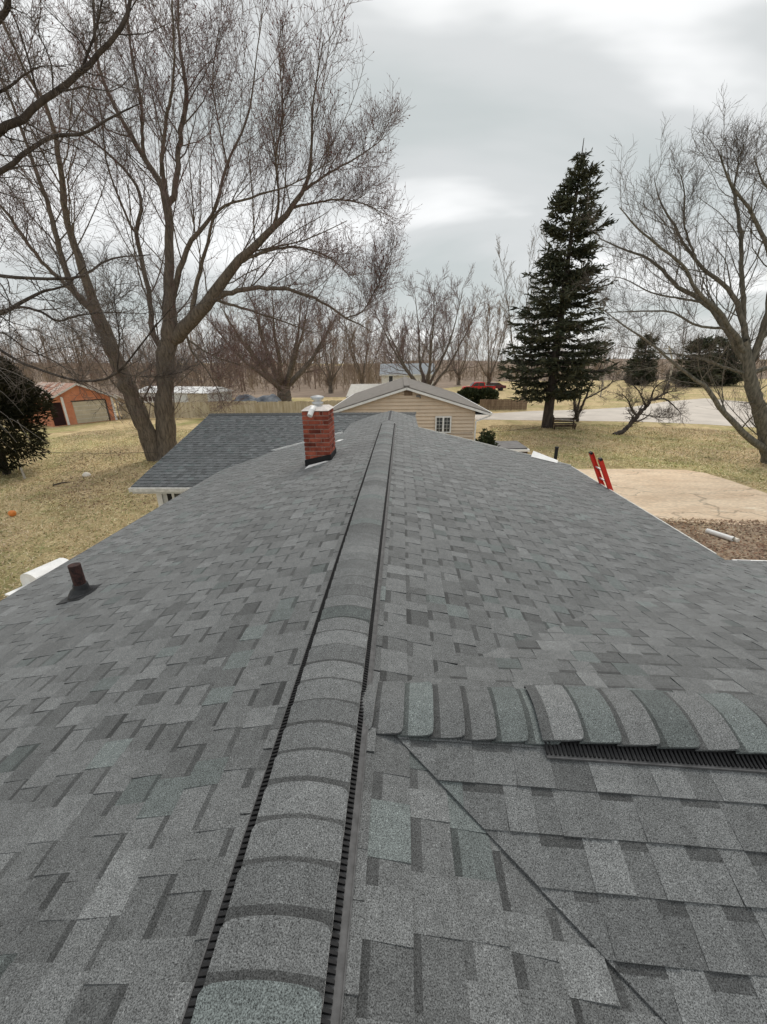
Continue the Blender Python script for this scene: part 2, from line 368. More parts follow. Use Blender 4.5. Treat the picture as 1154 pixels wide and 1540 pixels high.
# ------------------------------------------------------------------ the shingled house
S = 0.25; XR = -0.323; ZR = 3.60
XL, XRE = -4.42, 4.46                   # left and right eaves
YN, YF = -3.2, 10.45                    # near gable end, far rake
zl = lambda x: ZR-S*abs(x-XR)
house = thing('house', 'low house with dark grey shingled roof, black ridge vents and red brick chimney', 'house', (0, 4, 0))
PIECES = []                              # every shingle tab, later split into single parts and the rest

BASE = np.array([0.112, 0.117, 0.1185])
def rtone():
    k = random.random()
    v = random.choice([0.80, 0.88, 0.94, 0.98, 1.0, 1.03, 1.08, 1.16]) if k > .10 else random.choice([0.70, 1.26])
    c = BASE*v*random.uniform(.96, 1.04)
    if random.random() < .10: c = c*np.array([.92, 1.005, .985])
    return c
def clip(poly, half):
    """Sutherland-Hodgman against half planes a*u+b*v<=c"""
    for a, b, c in half:
        res = []
        for i in range(len(poly)):
            p, q = poly[i-1], poly[i]
            dp, dq = a*p[0]+b*p[1]-c, a*q[0]+b*q[1]-c
            if (dp <= 0) != (dq <= 0):
                t = dp/(dp-dq); res.append((p[0]+t*(q[0]-p[0]), p[1]+t*(q[1]-p[1])))
            if dq <= 0: res.append(q)
        poly = res
        if len(poly) < 3: return []
    return poly
def shingle_plane(O, U, V, regions, u0, u1, vmax, skip=None, e=0.1425, lift=0.0, vis=1.0, shade_tint=1.0):
    """O origin on the ridge line, U along the courses, V down the slope (both unit), regions = lists of half planes in (u,v)"""
    O, U, V = (np.array(x, float) for x in (O, U, V)); Nn = np.cross(U, V)
    if Nn[2] < 0: Nn = -Nn
    nc = int(vmax/e)+1
    for k in range(nc):
        vb = vmax-k*e; vt = vb-e-0.014
        u = u0-random.uniform(0, .3); tooth = random.random() < .5
        while u < u1:
            w = random.uniform(.085, .19) if tooth else random.uniform(.07, .165)
            ctr = O+U*(u+w/2)+V*(vb-e/2)
            if skip is None or not skip(ctr):
                t = (0.0085 if tooth else 0.0045)*random.uniform(.9, 1.15)+(random.random() < .025)*.003
                sk0, sk1 = random.uniform(-.006, .006), random.uniform(-.006, .006)
                wob = random.uniform(-.0015, .0015)
                tone = rtone()*shade_tint; faces = []
                ins = 0.0 if tooth else -0.003
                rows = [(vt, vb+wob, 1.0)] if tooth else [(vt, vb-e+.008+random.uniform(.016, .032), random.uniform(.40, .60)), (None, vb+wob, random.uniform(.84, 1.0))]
                a = vt
                for r0, r1, mul in rows:
                    r0 = a if r0 is None else r0
                    f = lambda v, s: s*(v-vt)/(vb-vt)
                    rect = [(u+ins+f(r0, sk0), r0), (u+w-ins+f(r0, sk1), r0), (u+w-ins+f(r1, sk1), r1), (u+ins+f(r1, sk0), r1)]
                    for reg in regions:
                        pg = clip(rect, reg)
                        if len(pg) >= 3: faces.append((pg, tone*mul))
                    a = r1
                if faces:
                    PIECES.append((O, U, V, Nn, faces, vt, vb, t, lift, ctr, w*e*vis))
            u += w; tooth = not tooth
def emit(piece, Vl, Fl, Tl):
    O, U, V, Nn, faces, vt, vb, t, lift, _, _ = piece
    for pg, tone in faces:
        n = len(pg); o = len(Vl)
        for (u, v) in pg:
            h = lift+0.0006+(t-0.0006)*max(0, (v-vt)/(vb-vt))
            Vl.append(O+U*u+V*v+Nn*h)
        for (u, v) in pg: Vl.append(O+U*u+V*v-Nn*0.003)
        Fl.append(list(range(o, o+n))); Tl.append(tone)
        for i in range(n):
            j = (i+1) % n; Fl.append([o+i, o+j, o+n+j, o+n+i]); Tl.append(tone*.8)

cs = 1/math.sqrt(1+S*S)
# cross wing running right from the ridge, a little out of square
TH = rad(-2.4); D = np.array([math.cos(TH), math.sin(TH), 0]); E_ = np.array([-math.sin(TH), math.cos(TH), 0])   # E_ points away from camera
R0 = np.array([-0.2, 1.387, 3.56]); SN, SF = 0.273, 0.297
def zc_near(p): q = np.array(p)-R0; return R0[2]+SN*(q @ E_)      # E component negative on the near side
def zc_far(p): q = np.array(p)-R0; return R0[2]-SF*(q @ E_)
def z_cross(p):
    q = (np.array(p)-R0) @ E_
    return zc_near(p) if q < 0 else zc_far(p)
WX1 = 9.0
# far wing
WYR, WZR, WXL, WXRt, WYE = 13.08, 3.50, -6.26, 0.45, 8.62
z_wing = lambda y: WZR-S*abs(y-WYR)
INF = 1e3
def rect(u0, u1, v0, v1): return [(-1, 0, -u0), (1, 0, u1), (0, -1, -v0), (0, 1, v1)]
vL = (XR-XL)/cs; vR = (XRE-XR)/cs
# main left plane: u=Y, v down to the left
shingle_plane((XR, 0, ZR), (0, 1, 0), (-cs, 0, -S*cs),
              [rect(YN, YF, 0.03, vL), rect(YF, 12.9, 0.03, (1.53+XR)/cs)], YN, 12.9, vL,
              skip=lambda c: c[1] > 8 and c[2] < z_wing(c[1])-.06)
# main right plane, cut just under the cross wing on both of its valleys
def main_half(sgn, sl, margin):
    f = lambda X, Y: (R0[2]-sl*sgn*((np.array([X, Y, 0])-R0*np.array([1, 1, 0])) @ E_))-(ZR-S*(X-XR))
    c0 = f(XR, 0); au = f(XR, 1)-c0; av = f(XR+cs, 0)-c0
    return (au, av, margin-c0)
hpn, hpf = main_half(-1, SN, .010), main_half(1, SF, .012)
shingle_plane((XR, 0, ZR), (0, 1, 0), (cs, 0, -S*cs),
              [rect(YN, 1.387, 0.03, vR)+[hpn], rect(1.387, YF, 0.03, vR)+[hpf], rect(YF, 12.9, 0.03, (WXRt-XR)/cs)], YN, 12.9, vR,
              skip=lambda c: (c[0] > -.1 and c[2] < z_cross(c)-.05) or (c[1] > 11 and c[2] < z_wing(c[1])-.06))
# far wing near slope: u=X, v towards the camera
cw = cs; vW = (WYR-WYE)/cw
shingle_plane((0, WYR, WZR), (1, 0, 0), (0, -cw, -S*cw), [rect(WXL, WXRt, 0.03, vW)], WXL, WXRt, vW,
              skip=lambda c: c[0] > XL and c[1] < YF+.0 and c[2] < zl(c[0])-.06 or (c[0] > -1.6 and c[1] < YF+.4), shade_tint=np.array([.86, .89, .92]))  # the slope's shaded, bluish look is put into its shingle colour
# cross wing near slope, clipped along its cut valley
cn = 1/math.sqrt(1+SN*SN); vN = 4.0
# valley in (u=D coordinate, v=slope distance): points where main plane equals wing plane
def valley(sgn, sl, cc):
    pts = []
    for b in (0.05, 3.0):
        # p=R0+D*u+sgn*E*b ; need zl(p.x)=R0z-sl*b
        base = R0+sgn*E_*b; x = XR+(ZR-(R0[2]-sl*b))/S
        u = (x-base[0])/D[0]; pts.append((u, b/cc))
    (ua, va), (ub, vb) = pts
    a, b = -(vb-va), (ub-ua); c = a*ua+b*va
    # keep larger u side
    if a*(ua+1)+b*va > c: a, b, c = -a, -b, -c
    return (a, b, c)
hn = valley(-1, SN, cn)
ncut = math.hypot(hn[0], hn[1]); hn = (hn[0]/ncut, hn[1]/ncut, hn[2]/ncut)
shingle_plane(R0, D, -E_*cn+np.array([0, 0, -SN*cn]), [[hn, (1, 0, WX1), (0, -1, -0.03), (0, 1, vN)]], -.3, WX1, vN, lift=0.011)
cf = 1/math.sqrt(1+SF*SF); vFc = 3.93/cf
shingle_plane(R0, D, E_*cf+np.array([0, 0, -SF*cf]), [rect(-.02, WX1, 0.03, vFc)], -.02, WX1, vFc,
              skip=lambda c: c[2] < zl(c[0])-.05, lift=0.002)

# roof deck under the tabs
def slab_poly(mb, pts, th=0.03):
    a = [np.array(p, float)-np.array([0, 0, .006]) for p in pts]; mb.hexa([p-np.array([0, 0, th]) for p in a], a)
mb = MB()
slab_poly(mb, [(XR, YN, ZR), (XR, YF, ZR), (XL, YF, zl(XL)), (XL, YN, zl(XL))])
slab_poly(mb, [(XR, YN, ZR), (XRE, YN, zl(XRE)), (XRE, YF, zl(XRE)), (XR, YF, ZR)])
slab_poly(mb, [(XR, YF, ZR), (XR, 13.0, ZR), (-1.53, 12.5, zl(-1.53)), (-1.53, YF, zl(-1.53))])
slab_poly(mb, [(XR, YF, ZR), (WXRt, YF, zl(WXRt)), (WXRt, 13.0, zl(WXRt)), (XR, 13.0, ZR)])
slab_poly(mb, [(WXL, WYE, z_wing(WYE)), (WXRt, WYE, z_wing(WYE)), (WXRt, WYR, WZR), (WXL, WYR, WZR)])
slab_poly(mb, [(WXL, WYR, WZR), (WXRt, WYR, WZR), (WXRt, 17.5, z_wing(17.5)), (WXL, 17.5, z_wing(17.5))])
pc = lambda u, b, sl: R0+D*u+E_*b-np.array([0, 0, sl*abs(b)])
slab_poly(mb, [pc(-.1, 0, SN), pc(4.4, -4.0*cn, SN), pc(WX1, -4.0*cn, SN), pc(WX1, 0, SN)])
slab_poly(mb, [pc(-.1, 0, SF), pc(WX1, 0, SF), pc(WX1, 3.93, SF), pc(4.6, 3.93, SF)])
roof = mb.build('roof', 'deck', house)
# rank the tabs by their size in the picture
def vis_area(p):
    O, U, V, Nn, faces, vt, vb, t, lift, c, ar = p
    x, y, d = proj(c)
    if d < .2 or x < -20 or x > 1174 or y < 600 or y > 1560: return 0
    if abs(c[0]-XR) < .17 and c[1] < 10.3: return 0
    q = c-R0
    if abs(q @ E_) < .17 and q @ D > 0: return 0
    if c[0] > -.1 and c[2] < z_cross(c)-.012: return 0
    if c[1] > 8 and c[2] < z_wing(c[1])-.01 and c[0] < WXRt: return 0
    cosv = abs(Nn @ (np.array([0, 0, CAMZ])-c))/np.linalg.norm(c-np.array([0, 0, CAMZ]))
    return ar*cosv/d**2
order = sorted(range(len(PIECES)), key=lambda i: -vis_area(PIECES[i]))
Vl, Fl, Tl = [], [], []
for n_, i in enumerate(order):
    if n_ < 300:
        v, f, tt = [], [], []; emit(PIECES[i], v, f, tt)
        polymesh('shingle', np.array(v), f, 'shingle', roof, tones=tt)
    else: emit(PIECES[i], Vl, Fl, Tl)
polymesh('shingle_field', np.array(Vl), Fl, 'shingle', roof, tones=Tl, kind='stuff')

# ridge caps and vents
WS = [-.146, -.138, -.122, -.09, -.045, 0, .045, .09, .122, .138, .146]
DS = [.019, .007, .002, 0, 0, 0, 0, 0, .002, .007, .019]
def cap(origin, along, across, s0, s1, z0, curve, flat=False):
    o = np.array(origin, float); along = np.array(along, float); across = np.array(across, float)
    tone = rtone()*1.0; jit = random.uniform(-.002, .004); yaw = random.uniform(-.016, .016); roll_ = random.uniform(-.010, .010)
    sb = s0+.022+random.uniform(.020, .030)
    rows = [(s0, .000), (sb, .0035), ((sb+s1)/2, .0085), (s1, .0145+jit)]
    V, Fc, T = [], [], []
    nW = len(WS); k = .27; bl = .014
    for ri, (s, h) in enumerate(rows):
        for w, ds in zip(WS, DS):
            ss = s-(ds if ri == 3 else 0)+w*yaw
            V.append(o+along*ss+across*w+np.array([0, 0, z0+h+roll_*w*(ri/3)-(math.sqrt((k*w)**2+bl*bl)-bl)]))
    for ri in range(3):
        for j in range(nW-1):
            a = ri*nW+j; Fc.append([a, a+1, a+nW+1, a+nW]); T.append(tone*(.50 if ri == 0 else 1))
    ntop = len(Fc); edge = [ri*nW for ri in range(4)]+[3*nW+j for j in range(1, nW)]+[ri*nW+nW-1 for ri in (2, 1, 0)]
    b0 = len(V)
    for i in edge: V.append(V[i].copy())
    b1 = len(V)
    for i in edge: V.append(V[i]-np.array([0, 0, .0085]))
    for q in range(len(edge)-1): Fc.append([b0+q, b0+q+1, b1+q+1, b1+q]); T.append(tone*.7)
    ob = polymesh('ridge_cap', np.array(V), Fc, 'shingle', roof, tones=T)
    sm_ = np.zeros(len(Fc), bool); sm_[:ntop] = True; ob.data.polygons.foreach_set('use_smooth', sm_)
    return ob
e_ = 0.12; s = -0.6
while s < 10.2:
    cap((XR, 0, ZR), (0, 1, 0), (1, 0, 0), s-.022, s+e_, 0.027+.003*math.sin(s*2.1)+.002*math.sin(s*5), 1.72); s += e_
e_ = 0.129; s = -0.04
while s < .80:
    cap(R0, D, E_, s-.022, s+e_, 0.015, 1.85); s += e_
e_ = 0.146; s = 0.80
s -= .0
start = .785
while s < 4.6:
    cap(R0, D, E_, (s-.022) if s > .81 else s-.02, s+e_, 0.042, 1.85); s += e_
def vent(name, o, along, across, s0, s1, z0, slopes, pitch=.0165, open_end=False):
    o, along, across = (np.array(x, float) for x in (o, along, across)); mb = MB(); fl = MB(); Zu = np.array([0, 0, 1.])
    for sg, sl in zip((-1, 1), slopes):
        ac = across*sg; wt = .165 if sg > 0 and along[1] > .5 else .178
        P = lambda s, w, h: o+along*s+ac*w+Zu*(z0-sl*w+h)
        mb.hexa([P(s0, .118, .000), P(s1, .118, .000), P(s1, .138, .000), P(s0, .138, .000)], [P(s0, .118, .027), P(s1, .118, .027), P(s1, .138, .026), P(s0, .138, .026)])
        n = int((s1-s0)/pitch)
        for i in range(n):
            a = s0+i*pitch+random.uniform(-.0006, .0006)
            mb.hexa([P(a, .134, .008), P(a+.0085, .134, .008), P(a+.0078, wt, .008), P(a+.0008, wt, .008)],
                    [P(a, .136, .0265), P(a+.0085, .136, .0265), P(a+.0078, wt, .0195), P(a+.0008, wt, .0195)])
        fo = .190 if (sg > 0) == (along[1] > .5) else .184
        fl.hexa([P(s0, .136, .007), P(s1, .136, .007), P(s1, fo, .007), P(s0, fo, .007)], [P(s0, .136, .0115), P(s1, .136, .0115), P(s1, fo, .0105), P(s0, fo, .0105)])
        fl.hexa([P(s0, fo-.004, .010), P(s1, fo-.004, .010), P(s1, fo, .010), P(s0, fo, .010)], [P(s0, fo-.004, .0155), P(s1, fo-.004, .0155), P(s1, fo, .0155), P(s0, fo, .0155)])
    if open_end:
        c0 = [o+along*(s0-.004)+across*w+Zu*(z0+.006-(slopes[0] if w < 0 else slopes[1])*abs(w)) for w in (-.135, -.07, 0, .07, .135)]
        c1 = [o+along*(s0-.004)+across*w+Zu*(z0+.034-1.85*w*w) for w in (.135, .07, 0, -.07, -.135)]
        c1 = [p-Zu*.012 for p in c1]
        mb.hexa(c0+c1, [p+along*.02 for p in c0+c1])
    v = mb.build(name, 'black', house); fl.build('vent_flange', 'vent', v); return v
vent('ridge_vent', (XR, 0, ZR), (0, 1, 0), (1, 0, 0), -.6, 10.22, 0.0, (S, S))
vent('ridge_vent', R0, D, E_, .79, 4.6, 0.010, (SN, SF), open_end=True)
# nail heads on the second cap of the short vent
for px, py in ((884, 1108), (918, 1112)):
    p = gz(px, py, 3.57); m_ = MB(); m_.tube([p-np.array([0, 0, .012]), p+np.array([0, 0, .003]), p+np.array([0, 0, .005])], [.006, .006, .003], 8); m_.build('nail_head', 'galv', house)

# cut line of the valley: the wing shingles' trimmed edge stands proud
# far wing ridge cap strip
mb = MB()
for x in np.arange(WXL, WXRt-.05, .14):
    mb.hexa([(x, WYR-.13, z_wing(WYR-.13)+.006), (x+.155, WYR-.13, z_wing(WYR-.13)+.010), (x+.155, WYR, WZR+.026), (x, WYR, WZR+.020)],
            [(x, WYR-.13, z_wing(WYR-.13)+.014), (x+.155, WYR-.13, z_wing(WYR-.13)+.019), (x+.155, WYR, WZR+.036), (x, WYR, WZR+.028)])
o = mb.build('wing_ridge_cap', None, roof); face_tone(o.data, np.array([BASE*.6]*len(o.data.polygons))); o.data.materials.append(MT['shingle'])

# trim: drip edges, gutter, fascia
mb = MB()
def rake_pts(x0, x1): return (x0, YF+.016, zl(x0)+.004), (x1, YF+.016, zl(x1)+.004)
p, q = rake_pts(-1.53, -3.75); mb.beam(p, q, .03, .07)
p, q = (-1.53-.01, YF+.01, zl(-1.53)+.012), (-1.15, YF+.01, zl(-1.15)-.06)
mb.build('rake_trim', 'white', house)
mb = MB(); p, q = rake_pts(WXRt, XRE); mb.beam(p, q, .03, .07)
mb.beam((XRE+.016, YF, zl(XRE)-.006), (XRE+.016, 5.30, zl(XRE)-.006), .022, .03); mb.beam((XRE+.075, YF, zl(XRE)-.05), (XRE+.075, 5.40, zl(XRE)-.05), .014, .04); mb.beam((XRE+.05, YF, zl(XRE)-.085), (XRE+.05, 5.40, zl(XRE)-.085), .06, .02)
mb.build('drip_edge', 'dirtywhite', house)
mb = MB(); mb.beam(pc(4.62, 3.945, SF)-np.array([0, 0, .004]), pc(WX1, 3.945, SF)-np.array([0, 0, .004]), .024, .03); mb.build('drip_edge', 'white', house)
mb = MB(); mb.beam((XL-.012, YN, zl(XL)-.02), (XL-.012, 8.5, zl(XL)-.02), .02, .04); mb.build('drip_edge', 'vent', house)
gut = MB()
zg = z_wing(WYE)
gut.hexa([(WXL, WYE-.10, zg-.02), (WXL, WYE-.09, zg-.10), (WXL, WYE+.0, zg-.11), (WXL, WYE+.01, zg-.01), (WXL, WYE-.01, zg-.01), (WXL, WYE-.012, zg-.085), (WXL, WYE-.075, zg-.08), (WXL, WYE-.085, zg-.02)],
         [(-2.0, WYE-.10, zg-.02), (-2.0, WYE-.09, zg-.10), (-2.0, WYE+.0, zg-.11), (-2.0, WYE+.01, zg-.01), (-2.0, WYE-.01, zg-.01), (-2.0, WYE-.012, zg-.085), (-2.0, WYE-.075, zg-.08), (-2.0, WYE-.085, zg-.02)])
gut.box(WXL, WXL+.012, WYE-.1, WYE+.01, zg-.11, zg-.012)
g1 = gut.build('gutter', 'dirtywhite', house)
fa = MB(); fa.box(WXL, -2.0, WYE+.012, WYE+.04, zg-.17, zg-.012); fa.box(WXL, -2.0, WYE+.04, WYE+.5, zg-.166, zg-.15); fa.build('soffit', 'siding_w', house)

# walls
WLX, WLY = -5.97, WYE+.5
mb = MB(); mb.box(XL+.45, XRE-.45, YN+.4, YF-.3, 0, zl(XRE-.45)-.14)
mb.hexa([(XL+.55, YF-.5, 2.37), (XRE-.55, YF-.5, 2.37), (XR, YF-.5, ZR-.15)], [(XL+.55, YF-.35, 2.37), (XRE-.55, YF-.35, 2.37), (XR, YF-.35, ZR-.15)])
mb.build('wall', 'siding_w', house)
mb = MB()
zt = z_wing(WLY)-.13
for i in range(18):       # lap boards of the wing's near wall
    z0 = .15+i*.125; z1 = min(z0+.125, zt)
    if z0 > zt: break
    mb.hexa([(WLX, WLY-.014, z0), (XL+.6, WLY-.014, z0), (XL+.6, WLY+.06, z0), (WLX, WLY+.06, z0)], [(WLX, WLY, z1), (XL+.6, WLY, z1), (XL+.6, WLY+.06, z1), (WLX, WLY+.06, z1)])
mb.box(WLX+.02, WXRt-.05, WLY+.05, 17.0, 0, zt-.02)
mb.hexa([(WLX+.02, WLY+.1, 2.2), (WLX+.02, 17.0, 2.2), (WLX+.02, WYR, WZR-.1)], [(WXRt-.1, WLY+.1, 2.2), (WXRt-.1, 17.0, 2.2), (WXRt-.1, WYR, WZR-.1)])
mb.build('wing_wall', 'siding_w', house)
mb = MB(); q = pc(0, 0, 0); mb.hexa([tuple(pc(4.6, -3.4, 0)[:2])+(0,), tuple(pc(WX1-.3, -3.4, 0)[:2])+(0,), tuple(pc(WX1-.3, 3.45, 0)[:2])+(0,), tuple(pc(4.0, 3.45, 0)[:2])+(0,)],
    [tuple(pc(4.6, -3.4, 0)[:2])+(2.3,), tuple(pc(WX1-.3, -3.4, 0)[:2])+(2.3,), tuple(pc(WX1-.3, 3.45, 0)[:2])+(2.3,), tuple(pc(4.0, 3.45, 0)[:2])+(2.3,)])
mb.build('cross_wing_wall', 'siding_w', house)
mb = MB(); mb.box(WLX-.03, WLX+.10, WLY-.04, WLY-.016, .1, zt); mb.build('corner_board', 'white', house)
# window with shutter beside the corner of the wing
wx0, wx1, wz0, wz1 = WLX+.42, WLX+1.35, 1.0, zt-.06
mb = MB(); mb.box(wx0, wx1, WLY-.035, WLY-.012, wz0, wz1); win = mb.build('window', 'glass', house)
mb = MB()
for a, b, c, d in ((wx0-.06, wx0, wz0-.05, wz1), (wx1, wx1+.06, wz0-.05, wz1), (wx0, wx1, wz0-.05, wz0), ((wx0+wx1)/2-.02, (wx0+wx1)/2+.02, wz0, wz1)): mb.box(a, b, WLY-.05, WLY-.01, c, d)
mb.build('window_frame', 'white', win)
mb = MB(); mb.box(WLX+.24, WLX+.36, WLY-.045, WLY-.014, wz0-.03, wz1)
for i in range(9): mb.box(WLX+.25, WLX+.35, WLY-.055, WLY-.04, wz0+.03+i*.11, wz0+.10+i*.11)
mb.build('shutter', 'black', house)

# chimney: bricks, crown, flue, flashing
cx0, cx1, cy0, cy1 = -1.735, -1.275, 7.06, 7.66
ztop = atY(457, 618, cy0)[2]
zb = zl(cx0)-.10
chim = MB(); chim.box(cx0+.012, cx1-.012, cy0+.012, cy1-.012, zb, ztop-.004); chim = chim.build('chimney', 'mortar', house)
bh, gap = .061, .0125
def brick_mesh(L, Wd, H):
    b = .004; m_ = MB()
    a = [(x, y, z) for x, y, z in ((b, b, 0), (L-b, b, 0), (L-b, Wd-b, 0), (b, Wd-b, 0))]
    k = [(0, 0, b), (L, 0, b), (L, Wd, b), (0, Wd, b)]; k2 = [(x, y, H-b) for x, y, _ in k]; t_ = [(x, y, H) for x, y, _ in a]
    Fc = [[3, 2, 1, 0], [12, 13, 14, 15]]
    for r in range(3): Fc += [[r*4+i, r*4+(i+1) % 4, r*4+4+(i+1) % 4, r*4+4+i] for i in range(4)]
    me = bpy.data.meshes.new('brick'); me.from_pydata(a+k+k2+t_, [], Fc); me.materials.append(MT['brick']); return me
BM = {}
def put_brick(x, y, z, L, Wd):
    key = (round(L, 3), round(Wd, 3))
    if key not in BM: BM[key] = brick_mesh(L, Wd, bh)
    o = bpy.data.objects.new('brick', BM[key]); COL.objects.link(o); o.parent = chim
    o.location = np.array([x+random.uniform(-.002, .002), y+random.uniform(-.002, .002), z])-LOC['house']
nco = int((ztop-zb)/(bh+gap)); dz_ = (ztop-zb)/nco
for c in range(nco):
    z = zb+c*dz_; st = c % 2
    for side in range(4):
        alongx = side in (0, 2)
        A0, A1 = (cx0, cx1) if alongx else (cy0, cy1)
        # this side owns the corner when parity matches
        own = (st == 0) == alongx
        a0, a1 = (A0, A1) if own else (A0+.09+gap, A1-.09-gap)
        x = a0; first = True
        while x < a1-.02:
            L = min(.203, a1-x)
            if a1-(x+L) < .05: L = a1-x
            if alongx: put_brick(x, cy0 if side == 0 else cy1-.09, z, L, .09)
            else: put_brick(cx0 if side == 3 else cx1-.09, x, z, .09, L)
            x += L+gap
mb = MB(); mb.hexa([(cx0-.012, cy0-.012, ztop), (cx1+.012, cy0-.012, ztop), (cx1+.012, cy1+.012, ztop), (cx0-.012, cy1+.012, ztop)],
                   [(cx0+.06, cy0+.07, ztop+.055), (cx1-.06, cy0+.07, ztop+.05), (cx1-.06, cy1-.07, ztop+.055), (cx0+.06, cy1-.07, ztop+.05)])
mb.build('crown', 'crown', chim)
fx, fy = (cx0+cx1)/2, (cy0+cy1)/2
mb = MB(); mb.tube([(fx, fy, ztop), (fx, fy, ztop+.12), (fx, fy, ztop+.121), (fx, fy, ztop+.19)], [.085, .085, .07, .07], 16)
for zz_, r0, r1 in ((ztop+.10, .105, .10), (ztop+.165, .10, .10), (ztop+.195, .125, .118), (ztop+.22, .118, .02)):
    mb.tube([(fx, fy, zz_), (fx, fy, zz_+.022)], [r0, r1], 18)
mb.build('flue_cap', 'galv', house)
mb = MB(); mb.tube([(fx-.02, cy0+.16, ztop+.03), (fx-.03, cy0+.03, ztop+.045), (fx-.04, cy0-.05, ztop+.01), (fx-.065, cy0-.13, ztop-.07)], [.045, .045, .045, .045], 12)
mb.build('elbow_pipe', 'white', house)
mb = MB(); t_ = .012
zq = lambda x: zl(x)+.008
mb.hexa([(cx0-t_, cy0-t_, zq(cx0)-.03), (cx1+t_, cy0-t_, zq(cx1)-.03), (cx1+t_, cy0-.001, zq(cx1)-.03), (cx0-t_, cy0-.001, zq(cx0)-.03)],
        [(cx0-t_, cy0-t_, zq(cx0)+.115), (cx1+t_, cy0-t_, zq(cx1)+.105), (cx1+t_, cy0-.001, zq(cx1)+.105), (cx0-t_, cy0-.001, zq(cx0)+.115)])
mb.hexa([(cx1+.001, cy0, zq(cx1)-.03), (cx1+t_, cy0, zq(cx1)-.03), (cx1+t_, cy1+t_, zq(cx1)-.03), (cx1+.001, cy1+t_, zq(cx1)-.03)],
        [(cx1+.001, cy0, zq(cx1)+.10), (cx1+t_, cy0, zq(cx1)+.10), (cx1+t_, cy1+t_, zq(cx1)+.10), (cx1+.001, cy1+t_, zq(cx1)+.10)])
mb.build('flashing', 'black', house)
mb = MB()
pf = lambda x, y, h: (x, y, zl(x)+h)
mb.hexa([pf(-1.70, 6.80, .006), pf(-1.62, 6.84, .006), pf(-1.30, 6.98, .006), pf(-1.36, 7.02, .006), pf(-1.66, 6.96, .006)],
        [pf(-1.70, 6.80, .013), pf(-1.62, 6.84, .016), pf(-1.30, 6.98, .014), pf(-1.36, 7.02, .02), pf(-1.66, 6.96, .03)])
tag(mb.build('flashing_scrap', 'white'), 'bright white sliver of metal flashing lying at the foot of the brick chimney', 'flashing')
mb = MB(); mb.hexa([pf(-1.52, 9.15, .01), pf(-1.40, 9.05, .01), pf(-1.33, 9.2, .01), pf(-1.46, 9.28, .01)], [pf(-1.52, 9.15, .016), pf(-1.40, 9.05, .018), pf(-1.33, 9.2, .016), pf(-1.46, 9.28, .02)])
tag(mb.build('flashing_scrap', 'white'), 'small white scrap on the shingles between chimney and ridge vent', 'scrap')

# plumbing vent by the left eave
vx, vy = -3.13, 3.28; vz = zl(vx)
mb = MB(); mb.tube([(vx, vy, vz-.05), (vx, vy, vz+.325), (vx, vy, vz+.326), (vx, vy, vz+.2)], [.052, .052, .043, .043], 18, caps=False); vp_ = mb.build('vent_pipe', 'rust', house, smooth=False)
mb = MB()
nrm = np.array([-S, 0, 1.])*cs
mb.tube([(vx, vy, vz-.01), np.array([vx, vy, vz])+nrm*.03, np.array([vx, vy, vz])+nrm*.045, (vx, vy, vz+.075), (vx, vy, vz+.12)], [.135, .12, .09, .068, .062], 20); mb.build('boot', 'rubber', vp_)
mb = MB(); hp = lambda x, y, h: (x, y, zl(x)+h)
mb.hexa([hp(vx-.17, vy-.14, .006), hp(vx+.1, vy-.14, .006), hp(vx+.1, vy+.14, .006), hp(vx-.17, vy+.14, .006)], [hp(vx-.17, vy-.14, .013), hp(vx+.1, vy-.14, .012), hp(vx+.1, vy+.14, .012), hp(vx-.17, vy+.14, .013)])
mb.build('base_flange', 'rubber', vp_)

# loose white sheet on the far right corner, black post beyond
a = [gz(806, 688, 2.53), gz(822, 680, 2.62), gz(838, 695, 2.5), gz(826, 697, 2.5)]
mb = MB(); 
P4 = [(3.35, 10.30, zl(3.35)+.02), (3.50, 10.62, zl(3.5)+.14), (4.15, 10.55, zl(4.15)+.06), (4.05, 10.32, zl(4.05)+.02)]
mb.hexa([np.array(p)-np.array([0, 0, .006]) for p in P4], P4)
tag(mb.build('metal_sheet', 'white'), 'bent white metal sheet lying on the roof corner near the black post', 'metal sheet')
bp_ = atY(834, 692, 10.9); tp_ = atY(838, 672, 10.9)
mb = MB(); mb.tube([(bp_[0]+.02, 10.9, 0), (bp_[0]+.02, 10.9, tp_[2]-.03), (bp_[0]+.02, 10.9, tp_[2]-.029), (bp_[0]+.02, 10.9, tp_[2])], [.045, .045, .055, .05], 12)
tag(mb.build('black_post', 'black'), 'thin black upright post standing past the corner of the shingled roof', 'post')

